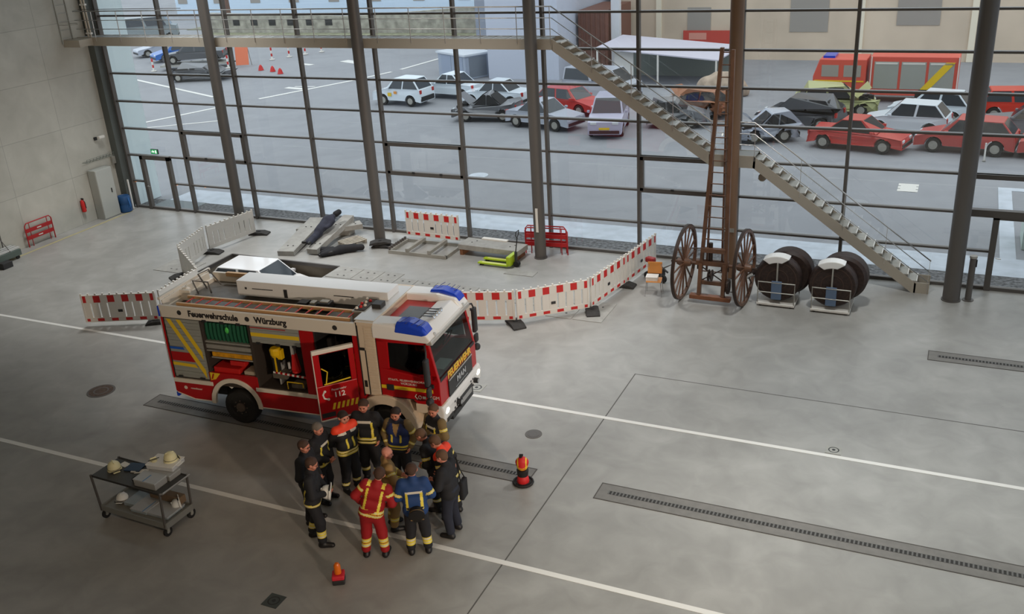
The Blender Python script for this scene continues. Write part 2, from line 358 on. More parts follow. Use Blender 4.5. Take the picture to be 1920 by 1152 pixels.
# body : locker structure behind the near shutters
b = MB()
b.box(0, 3.95, .72, TW-.02, .95, 2.64)                       # core
b.box(0, 1.04, .03, .72, 1.06, 2.62)                         # behind shutter
b.box(1.04, 1.09, .01, .72, 1.06, 2.64); b.box(2.30, 2.37, .01, .72, 1.0, 2.64)
b.box(1.04, 3.95, .02, .72, .98, 1.08)
b.box(1.09, 2.30, .02, .72, 1.24, 1.30)
b.build('locker_frame', INNER, TRK, bevel=.006)
r = MB()
r.box(3.63, 3.95, .0, .72, 1.04, 2.64)
r.box(4.93, 5.07, .0, TW, .95, 2.64); r.box(3.95, 4.93, TW-.05, TW, .95, 2.64); r.box(0, 3.95, TW-.03, TW, 1.05, 2.64)
r.box(3.95, 4.93, .02, .1, .5, .95)
r.box(0, .03, .0, TW, .7, 2.64)
def arcpts(cx, cz, rad, a0, a1, n=14): return [(cx+rad*math.cos(R(a0+(a1-a0)*i/n)), cz+rad*math.sin(R(a0+(a1-a0)*i/n))) for i in range(n+1)]
r.prism([(.03, .96), (.03, .67), (.5, .53), (1.0, .53), (1.03, .96)], 'y', .0, .06)
r.prism([(1.03, .53), (1.03, 1.32), (2.34, 1.32), (2.34, .53)]+arcpts(1.68, .53, .60, 0, 180), 'y', .0, .06)
r.box(2.34, 3.9, .0, .06, .53, .96)
r.prism([(.03, .96), (.03, .67), (.5, .53), (1.0, .53), (1.03, .96)], 'y', TW-.06, TW); r.box(2.34, 5, TW-.06, TW, .53, .96)
r.build('body_panels', RED, TRK, bevel=.008)
w = MB()
w.box(0, 5.07, -.012, .07, 2.63, 2.92); w.box(0, 5.07, TW-.07, TW+.012, 2.63, 2.92); w.box(-.02, .06, -.012, TW+.012, 2.63, 2.8)
w.box(0, 1.1, -.012, .05, .955, 1.06); w.box(2.26, 3.9, -.012, .05, .955, 1.055)
w.prism(arcpts(1.68, .53, .69, -2, 182, 18)+arcpts(1.68, .53, .58, 182, -2, 18), 'y', -.035, .05)
w.box(.5, 1.08, -.01, .05, .53, .56); w.bar((.03, .02, .68), (.5, .02, .545), .06, .03); w.box(2.3, 3.9, -.01, .05, .53, .56)
w.build('white_trim', CRM, TRK, bevel=.012)
MB().box(-.03, .02, -.02, .12, 2.64, 2.9).box(-.03, .03, .02, .2, .55, .66).build('corner_lamp', BLUE, TRK, bevel=.01)
MB().box(-.03, .0, .0, .06, 1.06, 2.62).build('corner_profile', ALU, TRK)
MB().box(.03, 5.04, .06, TW-.06, 2.60, 2.70).build('roof_deck', DECK, TRK)
# closed rear shutter with markings
sh = MB()
for k in range(19): sh.box(.1, 1.02, -.004-.006*(k % 2), .03, 1.12+k*.0788, 1.12+(k+1)*.0788-.006)
SH1 = sh.build('shutter', SHG, TRK)
mk = MB()
def stripe(m, pts, y=-.014, mi=0): m.prism(pts, 'y', y-.002, y, mi)
stripe(mk, [(.15, 2.6), (.27, 2.6), (.98, 1.36), (.98, 1.14)]); stripe(mk, [(.42, 2.6), (.54, 2.6), (.98, 1.83), (.98, 1.62)]); stripe(mk, [(.1, 1.50), (.1, 1.42), (.78, 1.40), (.72, 1.48)])
stripe(mk, [(.1, 1.90), (.1, 1.84), (.50, 1.84), (.47, 1.90)], mi=1); stripe(mk, [(.1, 1.77), (.1, 1.54), (.74, 1.54), (.62, 1.77)], mi=2)
mk.build('marking', [YEL, mat('marking_blue', (30, 90, 190), .5), RED], SH1)
MB().cyl((.2, -.03, 1.14), (.3, -.03, 1.14), .025, 8).cyl((.8, -.03, 1.14), (.92, -.03, 1.14), .025, 8).build('handle', DARK, SH1)
# half open shutter of the middle bay and its roll at the top
s2 = MB()
for k in range(5): s2.box(2.39, 3.62, -.004-.006*(k % 2), .03, 2.22+k*.082, 2.22+(k+1)*.082-.006)
S2 = s2.build('shutter', SHG, TRK)
MB().box(2.39, 3.62, -.016, -.013, 2.38, 2.47).box(2.39, 3.3, -.016, -.013, 2.585, 2.605, 1).build('marking', [YEL, RED], S2)
hk = MB()
for x in (1.15, 1.62, 2.05, 2.5, 3.0, 3.42): hk.box(x, x+.1, -.03, .02, 2.6 if x < 2.2 else 2.19, 2.66 if x < 2.2 else 2.24)
hk.build('latch', DARK, TRK)
# equipment bay 1 (hoses, tray, boxes)
hs = MB()
for k in range(11): hs.tube([(1.14+k*.105, .12, 2.13), (1.14+k*.105, .10, 2.3), (1.14+k*.105, .12, 2.55)], .045, 8)
for k in range(11): hs.tube([(1.19+k*.105, .25, 2.13), (1.19+k*.105, .25, 2.52)], .045, 8)
hs.build('hose_pack', mat('green_hose', (16, 84, 58), .6), TRK, smooth=True)
MB().ball((1.72, .05, 2.42), .05, 8, sc=(1, .7, 1.6)).build('green_reel', mat('bright_green', (80, 200, 90), .4), TRK, smooth=True)  # small brighter green ball among the hoses
sf = MB(); sf.box(1.09, 2.30, .02, .7, 2.08, 2.12); sf.box(1.09, 2.30, .02, .7, 1.86, 1.89); sf.box(1.09, 2.3, .03, .7, 1.93, 2.03); sf.box(1.2, 2.3, .01, .7, 1.70, 1.73)
sf.build('shelf', GALV, TRK, bevel=.004)
MB().box(1.22, 2.28, .02, .5, 1.74, 1.85).build('yellow_board', mat('amber_board', (214, 150, 20), .5, noise=.3, scale=9), TRK, bevel=.01)
rb = MB(); rb.box(1.15, 1.85, .06, .5, 1.31, 1.44); rb.box(1.6, 2.0, .1, .5, 1.5, 1.62); rb.box(1.95, 2.25, .08, .4, 1.31, 1.40, 1)
rb.build('red_case', [PLR, mat('pale_case', (180, 170, 150), .5)], TRK, bevel=.015)
# bay 2 : lamp, red tool, chevron rail, yellow frame
dk = MB(); dk.box(2.37, 3.62, .6, .7, 1.08, 2.6); dk.build('locker_back', mat('dark_panel', (44, 38, 34), .6), TRK)
yb = MB(); yb.lathe([(.02, 0), (.08, .02), (.12, .10), (.13, .22), (.10, .26)], (2.86, .12, 1.82), 'z', 14); yb.box(2.83, 2.91, .06, .14, 1.45, 1.84); yb.box(2.92, 3.03, .08, .2, 1.80, 2.04)
yb.build('yellow_lamp', mat('yellow_case', (235, 190, 20), .4), TRK, bevel=.01)
MB().box(2.80, 2.83, .05, .16, 1.5, 2.05).box(2.905, 2.92, .04, .16, 1.5, 2.05).build('strap', BLACK, TRK)
rt_ = MB(); rt_.prism([(3.22, 1.55), (3.42, 1.55), (3.36, 1.95), (3.28, 1.95)], 'y', .1, .2); rt_.cyl((3.32, .15, 1.55), (3.32, .15, 1.5), .1, 12); rt_.build('red_tool', PLR, TRK, bevel=.01)
MB().box(3.26, 3.34, .12, .2, 1.9, 2.2).cyl((3.18, .1, 1.6), (3.18, .1, 1.75), .03, 8).box(2.8, 2.83, .2, .5, 1.1, 1.6).build('bracket', ALU, TRK)
cv = MB()
for k in range(14): cv.box(2.76+k*.06, 2.82+k*.06, .05, .08, 1.46-.004*k, 1.5-.004*k, k % 2)
cv.build('chevron_rail', [WHITE, RED], TRK)
yf = MB(); yf.tube([(3.1, .04, 1.1), (3.1, .04, 1.28), (3.5, .04, 1.28), (3.5, .04, 1.18)], .014, 6); yf.build('yellow_frame', YEL, TRK)
MB().box(2.7, 3.05, .1, .4, 1.3, 1.42).box(3.15, 3.5, .1, .45, 1.1, 1.2).build('grey_box', mat('box_grey', (96, 90, 80), .6), TRK, bevel=.01)
MB().prism([(1.08, 1.32), (1.36, 1.32), (1.22, 1.16), (1.08, 1.12)], 'y', -.02, -.012).prism([(1.16, 1.30), (1.2, 1.30), (1.14, 1.16), (1.1, 1.16)], 'y', -.024, -.02, 1).build('warning_patch', [YEL, RED], TRK)
# wheels
def wheel(x, y0, y1, rad, nm='wheel', z=None, sgn=-1):
    z = rad if z is None else z; h = (y1-y0)/2; yc = (y0+y1)/2
    q = MB(); q.lathe([(rad*.58, -h*.8), (rad*.62, -h), (rad*.93, -h), (rad, -h*.75), (rad, h*.75), (rad*.93, h), (rad*.62, h), (rad*.58, h*.8)], (x, yc, z), 'y', 28)
    t = q.build(nm, BLACK, TRK, smooth=True)
    f = MB(); ys = yc+sgn*h*.75
    f.lathe([(rad*.6, 0), (rad*.54, -.02*sgn), (rad*.5, .05), (rad*.30, .06), (rad*.26, -.04), (rad*.12, -.06), (.01, -.06)] if sgn < 0 else [(rad*.6, 0), (.01, .04)], (x, ys, z), 'y', 24)
    for k in range(8):
        a = k*math.pi/4; f.cyl((x+rad*.38*math.cos(a), ys+.0, z+rad*.38*math.sin(a)), (x+rad*.38*math.cos(a), ys+sgn*.0-.02, z+rad*.38*math.sin(a)), .018, 6)
    f.build('rim', mat('rim_brown_grey', (104, 92, 84), .5, .3), t, smooth=True)
wheel(1.69, .05, .35, .43); wheel(1.69, TW-.35, TW-.05, .43, sgn=1); wheel(5.5, .05, .33, .43); wheel(5.5, TW-.33, TW-.05, .43, sgn=1)
MB().prism([(1.44, 1.12), (1.66, 1.12), (1.66, 1.0), (1.56, .92), (1.48, .98)], 'y', .04, .045).build('tag_sheet', PLW, TRK)
MB().prism(arcpts(1.68, .53, .575, 0, 180), 'y', .42, .5).build('wheel_well', BLACK, TRK)
# crew compartment
k = MB(); k.box(3.95, 4.93, .1, TW-.05, .9, .97); k.box(3.95, 3.99, .05, TW-.05, .97, 2.6); k.build('crew_floor', DARK, TRK)
k = MB()
for y in (.35, .95, 1.55): k.box(4.05, 4.5, y, y+.45, .97, 1.4); k.box(4.0, 4.13, y, y+.45, 1.4, 2.05); k.box(4.0, 4.12, y+.1, y+.35, 2.05, 2.25)
k.build('crew_seat', mat('seat_grey', (64, 60, 60), .8), TRK, bevel=.03)
k = MB(); k.tube([(4.86, .12, 1.2), (4.86, .12, 2.1), (4.86, .3, 2.2)], .02, 6); k.build('grab_rail', YEL, TRK)
# open crew door, hinged at its front edge
DR = bpy.data.objects.new('crew_door', None); COL.objects.link(DR); DR.parent = TRK; DR.location = (4.93, -.02, 0); DR.rotation_euler = (0, 0, R(42)); DR['label'] = 'red crew door swung open with emergency number'
d = MB(); L = .88
d.box(-L, 0, -.03, .03, .78, 1.62); d.box(-L, -L+.13, -.03, .03, 1.62, 2.42); d.box(-.12, 0, -.03, .03, 1.62, 2.44); d.box(-L, 0, -.03, .03, 2.36, 2.45)
d.build('door_leaf', RED, DR, bevel=.01)
MB().box(-L-.015, .0, -.045, .045, 2.38, 2.47).box(-L-.02, -L, -.035, .035, .78, 2.45).box(-L, 0, -.034, .034, .77, .81).build('edge_strip', CRM, DR, bevel=.01)
MB().box(-L+.12, -.11, -.006, .006, 1.6, 2.38).build('door_window', CARGLASS, DR)
MB().tube([(-L+.16, -.05, 1.66), (-.14, -.05, 1.70)], .016, 6).tube([(-L+.2, -.05, 1.66), (-L+.26, -.06, 1.95), (-L+.14, -.05, 2.05)], .014, 6).build('yellow_handrail', YEL, DR)
MB().box(-L+.02, -L+.32, -.036, .0, .86, .97).build('door_handle', DARK, DR)
hz = MB()
for q in range(6): x = -.62+q*.1; hz.prism([(x, 1.02), (x+.055, 1.02), (x+.1, 1.17), (x+.045, 1.17)], 'y', -.034, -.031)
hz.build('hazard_stripes', YEL, DR)
text('112', .17, face_M((-.42, -.034, 1.36), (1, 0, 0), (0, 0, 1)), WHITE, DR, bold=.004, label='white emergency number 112')
text('Feuerwehr', .075, face_M((-.42, -.034, 1.49), (1, 0, 0), (0, 0, 1)), WHITE, DR)
ph = MB(); ph.tube([(-.74, -.036, 1.49), (-.78, -.036, 1.42), (-.76, -.036, 1.33), (-.68, -.036, 1.29)], .02, 6); ph.ball((-.73, -.036, 1.49), .03, 8); ph.ball((-.67, -.036, 1.29), .03, 8); ph.build('handset_symbol', WHITE, DR, smooth=True)
DR2 = MB().box(4.0, 4.93, .05, .4, .42, .47).box(4.0, 4.93, .1, .4, .65, .7).build('step', ALU, TRK)
# panel between crew cabin and cab : ribbed cream column
p = MB(); p.box(5.07, 5.47, .02, TW-.02, 1.22, 2.93)
for q in range(26): p.box(5.22, 5.45, .005, .03, 1.28+q*.063, 1.28+q*.063+.045)
p.box(5.07, 5.2, .0, .03, 1.24, 2.3); p.box(5.03, 5.47, -.01, TW+.01, 2.88, 2.96)
p.build('intake_column', mat('beige_panel', (214, 196, 172), .45), TRK, bevel=.008)
p = MB(); p.box(5.2, 5.215, -.004, .03, 1.24, 2.3); p.box(5.06, 5.08, -.016, .03, 1.2, 2.95); p.box(5.08, 5.2, -.006, .01, 2.30, 2.36); p.box(5.1, 5.17, -.006, .01, 1.42, 1.58)
p.build('panel_gap', BLACK, TRK)
# cab
cab = MB()
arch = arcpts(5.88, .5, .58, 175, 40, 10)
cab.prism([(5.47, 1.22)]+[(5.47, 1.22), (6.2, 1.22), (6.45, .98), (6.86, 1.12), (6.86, 1.72), (5.47, 1.92)][1:], 'y', .03, TW-.03)
for y0, y1 in ((.03, .12), (TW-.12, TW-.03)):
    cab.prism([(5.47, 1.88), (5.72, 1.90), (5.74, 2.55), (5.47, 2.62)], 'y', y0, y1)
    cab.prism([(6.70, 1.70), (6.86, 1.68), (6.68, 2.62), (6.56, 2.62)], 'y', y0, y1)
    cab.prism([(5.47, 2.52), (6.66, 2.54), (6.66, 2.64), (5.47, 2.64)], 'y', y0, y1)
    cab.prism([(6.35, 1.80), (6.86, 1.68), (6.83, 1.86), (6.55, 1.86)], 'y', y0, y1)
cab.box(5.47, 5.53, .05, TW-.05, 1.9, 2.62)
CAB = cab.build('cab', RED, TRK, bevel=.02)
MB().box(5.47, 6.62, .08, TW-.08, 2.60, 2.72).box(5.45, 6.2, .42, TW-.42, 2.70, 2.80).build('cab_roof', RED, TRK, bevel=.03)
# white cap around the roof
wc = MB()
ring = lambda y, s_: [(5.42, y, 2.62), (6.70, y, 2.60), (6.76, y, 2.68), (6.62, y, 2.90+s_), (6.2, y, 2.98+s_), (5.42, y, 2.96)]
wc.loft([ring(-.01, -.06), ring(.06, 0), ring(.42, .0), ring(.46, -.05)]); wc.loft([ring(TW+.01, -.06), ring(TW-.06, 0), ring(TW-.42, 0), ring(TW-.46, -.05)])
wc.prism([(6.22, 2.70), (6.76, 2.62), (6.74, 2.72), (6.55, 2.88), (6.22, 2.84)], 'y', .44, TW-.44)
wc.build('roof_cap', mat('cap_white', (238, 236, 232), .3), TRK, bevel=.03)
MB().box(4.98, 5.44, .1, TW-.1, 2.955, 2.975).build('front_deck_plate', mat('deck_silver', (214, 214, 212), .3, .2), TRK)
MB().prism([(6.66, 2.56), (6.80, 2.57), (6.78, 2.66), (6.62, 2.66)], 'y', .0, TW).build('sun_visor', mat('visor_silver', (196, 192, 184), .3, .4), TRK, bevel=.02)
bl = MB()
for y0, y1, sg in ((-.02, .34, 1), (TW+.02, TW-.34, -1)):
    rr = lambda y, t: [(5.95, y, 2.80), (6.58, y, 2.76), (6.70, y, 2.80), (6.60, y, 2.96+t), (6.3, y, 3.05+t), (6.0, y, 3.03+t)]
    bl.loft([rr(y0, -.06), rr(y0+sg*.08, 0), rr(y1, 0)])
BL = bl.build('beacon', BLUE, TRK, bevel=.03)
nl = MB()
for k in range(4):
    for y in (.1, TW-.1): nl.tube([(6.1+k*.13, y-.1, 3.045-.02*k), (6.16+k*.13, y, 3.065-.022*k), (6.2+k*.12, y+.18, 3.065-.022*k)], .007, 5)
nl.build('lens_rib', mat('dark_blue', (10, 25, 110), .3), BL)
MB().box(5.72, 6.22, .60, 1.30, 2.80, 2.85).build('roof_hatch', mat('hatch_grey', (92, 92, 90), .4), TRK, bevel=.03)
hn = MB()
for q in range(4):
    y = .66+q*.13; hn.lathe([(.015, 0), (.018, .15), (.03, .24), (.055, .30), (.04, .3), (.01, .2)], (6.3, y, 2.93), 'x', 12)
hn.build('air_horn', CHROME, TRK, smooth=True)
MB().cyl((6.70, .28, 2.70), (6.76, .28, 2.72), .04, 10).cyl((6.70, TW-.28, 2.70), (6.76, TW-.28, 2.72), .04, 10).build('marker_lamp', ALU, TRK)
# cab glass
gs = MB(); gs.prism([(5.72, 1.94), (6.34, 1.84), (6.62, 1.84), (6.58, 2.53), (5.74, 2.53)], 'y', .055, .065); gs.prism([(5.72, 1.94), (6.34, 1.84), (6.62, 1.84), (6.58, 2.53), (5.74, 2.53)], 'y', TW-.065, TW-.055)
gs.build('side_window', CARGLASS, TRK)
wsn = MB(); wsn.add([(6.845, .12, 1.70), (6.845, TW-.12, 1.70), (6.675, TW-.12, 2.60), (6.675, .12, 2.60), (6.835, .12, 1.70), (6.835, TW-.12, 1.70), (6.665, TW-.12, 2.60), (6.665, .12, 2.60)], [(0,1,2,3),(7,6,5,4),(0,4,5,1),(1,5,6,2),(2,6,7,3),(3,7,4,0)])
wsn.build('windscreen', glassmat('windscreen_glass', (.62, .66, .66), 1.4), TRK)
MB().box(6.35, 6.80, .14, TW-.14, 1.66, 1.80).box(6.845, 6.865, .1, TW-.1, 1.66, 1.74).box(5.55, 5.7, .2, TW-.2, 1.9, 2.5).build('dashboard', mat('dash_dark', (38, 38, 38), .6), TRK, bevel=.02)
MB().box(6.50, 6.80, .45, .95, 1.805, 1.812).build('paper_sheet', mat('pale_green_paper', (200, 222, 214), .6), TRK)
k = MB()
for y in (.3, 1.35): k.box(5.85, 6.25, y, y+.5, 1.5, 1.98); k.box(5.75, 5.9, y, y+.5, 1.9, 2.45)
k.build('cab_seat', mat('seat_grey', (64, 60, 60), .8), TRK, bevel=.03)
k = MB(); k.tube([(6.42+.0+.13*math.sin(a)*.6, 1.6+.2*math.cos(a), 2.0+.16*math.sin(a)) for a in [i*math.pi/8 for i in range(16)]], .015, 6, closed=True); k.build('steering_wheel', DARK, TRK)
# side markings on cab
k = MB(); k.box(5.49, 6.70, .022, .028, 1.43, 1.51); k.build('side_stripe', YEL, TRK)
MB().box(5.62, 5.79, .0, .03, 1.40, 1.54).build('cab_door_handle', DARK, TRK, bevel=.01)
k = MB(); k.box(5.47, 5.48, .02, .03, 1.22, 2.6); k.box(6.66, 6.67, .02, .03, 1.1, 1.8); k.box(5.47, 6.66, .02, .03, 1.225, 1.235); k.build('door_seam', BLACK, TRK)
text('STAATL. FEUERWEHRSCHULE', .068, face_M((6.12, .02, 1.66), (1, 0, 0), (0, 0, 1)), CRM, TRK)
text('WÜRZBURG', .068, face_M((6.15, .02, 1.585), (1, 0, 0), (0, 0, 1)), CRM, TRK)
text('TGM', .11, face_M((6.72, .022, 1.32), (1, 0, 0), (0, 0, 1)), CRM, TRK)
k = MB(); k.tube([(6.30, .02, 1.36), (6.27, .02, 1.31), (6.32, .02, 1.25)], .012, 5); k.tube([(6.38+.035*math.cos(a), .02, 1.30+.04*math.sin(a)) for a in [i*math.pi/4 for i in range(8)]], .008, 5, closed=True); k.box(6.44, 6.52, .02, .026, 1.27, 1.33)
k.build('white_emblem', CRM, TRK)
# wheel arch and lower cab side
k = MB(); k.prism(arcpts(5.53, .5, .76, 0, 172, 16)+arcpts(5.53, .5, .54, 172, 0, 16), 'y', -.03, .42); k.prism(arcpts(5.53, .5, .76, 0, 172, 16)+arcpts(5.53, .5, .54, 172, 0, 16), 'y', TW-.42, TW+.03)
k.box(6.26, 6.9, .02, .3, .92, 1.14); k.prism([(6.52, .94), (6.58, .60), (6.86, .64), (6.88, .94)], 'y', .02, .3); k.box(6.2, 6.55, .2, .3, .6, .95)
k.build('front_mudguard', mat('beige_panel', (214, 196, 172), .45), TRK, bevel=.015)
# front
k = MB(); k.prism([(6.55, 1.12), (6.91, 1.14), (6.94, 1.02), (6.92, .78), (6.84, .66), (6.55, .66)], 'y', -.02, TW+.02)
BU = k.build('bumper', mat('bumper_white', (226, 224, 220), .35), TRK, bevel=.04)
k = MB()
for y in (.55, .68, 1.5, 1.62): k.box(6.93, 6.945, y, y+.05, .96, 1.0); k.box(6.92, 6.94, y, y+.05, .80, .84)
k.box(6.90, 6.95, .88, 1.58, .68, .92); k.box(6.5, 6.9, .5, 1.7, .56, .68); k.box(6.925, 6.94, .12, .45, .72, .80)
k.build('bumper_opening', DARK, BU)
MB().box(6.952, 6.958, .95, 1.5, .74, .86).build('number_plate', mat('plate_grey', (150, 150, 148), .5), BU)
k = MB(); k.ball((6.92, .16, .98), .11, 14, sc=(.35, 1, .62)); k.ball((6.92, TW-.16, .98), .11, 14, sc=(.35, 1, .62)); k.build('headlamp', mat('headlamp_lit', (255, 248, 225), .3, emit=6), BU, smooth=True)
k = MB()
for y in (.72, 1.74): k.cyl((6.93, y, .90), (7.03, y, .90), .065, 12)
k.build('fog_lamp', DARK, BU)
k = MB()
for y in (.72, 1.74): k.cyl((7.03, y, .90), (7.035, y, .90), .05, 12)
k.build('lamp_glass', CHROME, BU)
k = MB(); k.prism([(6.86, 1.14), (6.885, 1.14), (6.885, 1.52), (6.86, 1.55)], 'y', .46, TW-.36); GR = k.build('grille', mat('grille_black', (34, 33, 33), .4), TRK)
MB().box(6.885, 6.895, .46, TW-.36, 1.515, 1.545).box(6.886, 6.892, .8, 1.5, 1.20, 1.215).build('grille_trim', CHROME, GR)
text('MAN', .19, face_M((6.893, 1.14, 1.36), (0, 1, 0), (0, 0, 1)), CHROME, GR, bold=.008, xs=1.25)
k = MB(); k.prism([(6.88, 1.085), (6.90, 1.085), (6.90, 1.125), (6.88, 1.125)], 'y', .1, TW-.1); k.build('front_stripe', mat('orange_tape', (226, 120, 30), .5), TRK)
text('FEUERWEHR', .23, face_M((6.868, 1.14, 1.635), (0, 1, 0), (0, 0, 1)), mat('yellow_letters', (236, 190, 60), .5), TRK, bold=.008, xs=1.02)
# mirrors
for y, s_ in ((-.02, -1), (TW+.02, 1)):
    k = MB(); k.box(6.70, 6.80, y+s_*.18, y+s_*.36, 1.78, 2.40); k.box(6.72, 6.80, y+s_*.18, y+s_*.36, 1.52, 1.74); k.ball((6.76, y+s_*.27, 1.40), .09, 10)
    MI = k.build('mirror', DARK, TRK, bevel=.04)
    k = MB(); k.tube([(6.62, y-s_*.02, 2.56), (6.74, y+s_*.2, 2.52), (6.76, y+s_*.27, 2.36)], .02, 6); k.tube([(6.62, y-s_*.02, 1.62), (6.74, y+s_*.2, 1.6)], .018, 6); k.box(6.55, 6.75, y-.02, y+.02, 1.58, 1.66)
    k.build('mirror_arm', DARK, MI)
# big lettering on the white band
text('Feuerwehrschule', .205, face_M((1.46, -.015, 2.775), (1, 0, 0), (0, 0, 1)), mat('letter_black', (40, 36, 36), .5), TRK, bold=.007, xs=.93)
text('Würzburg', .205, face_M((2.95, -.015, 2.775), (1, 0, 0), (0, 0, 1)), MATS['letter_black'], TRK, bold=.007, xs=.95)
k = MB()
for x in (.56, 2.36, 4.55): k.lathe([(.03, -.014), (.055, -.02), (.06, -.013)], (x, 0, 2.78), 'y', 14)
k.build('round_marker', LEAD, TRK)
text('rosenbauer', .07, face_M((.60, -.004, .83), (1, 0, 0), (0, 0, 1)), CRM, TRK).name = 'small_lettering'
MB().cyl((.3, -.006, .83), (.3, .0, .83), .045, 12).build('white_emblem', CRM, TRK)
k = MB()
for x in (.06, 2.28, 3.72): k.box(x, x+.06, -.02, 0, 1.07, 1.1)
k.build('side_marker_lamp', mat('amber_lit', (255, 150, 40), .4, emit=2), TRK)
# roof load
k = MB(); k.prism([(1.33, 2.78), (5.26, 2.78), (5.26, 3.15), (1.33, 3.15)], 'y', 1.2, 1.76)
BX = k.build('roof_box', mat('bright_aluminium', (240, 240, 238), .35, .1), TRK, bevel=.012)
k = MB(); k.box(1.55, 1.6, 1.19, 1.2, 2.95, 3.0); k.box(1.75, 2.3, 1.185, 1.2, 2.97, 2.985); k.box(2.6, 2.68, 1.18, 1.2, 2.82, 3.02); k.box(3.9, 4.4, 1.185, 1.2, 2.97, 2.985); k.build('box_fitting', DARK, BX)
k = MB(); k.bar((.42, .14, 2.93), (4.86, .14, 2.93), .05, .07); k.bar((.42, .56, 2.93), (4.86, .56, 2.93), .05, .07); LD = k.build('roof_ladder', mat('warm_aluminium', (214, 170, 120), .35, .5), TRK)
k = MB()
for q in range(17): k.cyl((.6+q*.26, .14, 2.93), (.6+q*.26, .56, 2.93), .016, 6)
k.build('rung', mat('rung_red', (190, 60, 50), .5), LD)
k = MB(); k.bar((.33, .70, 2.88), (4.82, .70, 2.88), .035, .05); k.box(.33, .37, .68, .72, 2.7, 2.9); k.box(4.78, 4.82, .68, .72, 2.7, 2.9); k.build('roof_rail', ALU, TRK)
k = MB(); k.box(4.72, 5.05, .48, 1.2, 2.7, 2.98); k.box(4.76, 5.01, .52, 1.16, 2.98, 3.0, 1); 
for q in range(7): k.ball((4.8+.03*(q % 3)*2, .58+q*.085, 3.01), .04, 8, 2+(q % 2))
k.build('open_tray', [GALV, INNER, CRM, PLR], TRK, bevel=.01)
k = MB(); k.box(3.15, 3.38, .82, 1.05, 2.7, 2.9); k.box(3.42, 3.6, .82, 1.08, 2.7, 2.86); k.box(3.66, 3.95, .84, 1.08, 2.7, 2.92); k.box(3.46, 3.58, .85, 1.0, 2.86, 2.92, 1); k.box(3.7, 3.9, .88, 1.02, 2.92, 2.95, 1); k.tube([(3.38, .8, 2.8), (3.5, .76, 2.75), (3.66, .8, 2.82)], .02, 6, 2)
k.build('roof_equipment', [DARK, GALV, YEL], TRK, bevel=.01)
MB().box(5.1, 5.32, .7, .95, 2.96, 3.08).build('work_lamp', LEAD, TRK, bevel=.01)
k = MB(); k.bar((-.05, .12, 3.02), (-.05, TW-.1, 3.02), .07, .07); k.box(-.02, .02, .15, .95, 2.78, 2.98); k.box(-.02, .02, 1.05, 1.95, 2.78, 2.98); k.lathe([(.02, 0), (.1, .02), (.1, .1), (.05, .16)], (.02, .95, 2.9), 'x', 12)
k.box(.0, .3, .78, .83, 2.72, 2.98); k.prism([(.78, 2.72), (1.2, 2.72), (1.0, 2.95), (.86, 2.96)], 'x', .12, .16)
k.build('rear_fold_panel', CRM, TRK, bevel=.01)
k = MB(); k.tube([(.2, 1.55, 2.72), (.05, 1.5, 3.1), (.15, 1.78, 3.12), (.45, 1.78, 2.74)], .02, 6); k.tube([(.2, 1.2, 2.72), (.1, 1.2, 3.05), (.45, 1.3, 3.0), (.5, 1.3, 2.72)], .02, 6); k.build('rear_tube_handle', STEEL, TRK)
k = MB(); k.box(.5, 1.33, TW-.22, TW-.12, 2.9, 3.0); k.build('side_plank', mat('warm_aluminium', (214, 170, 120), .35, .5), TRK, bevel=.01)

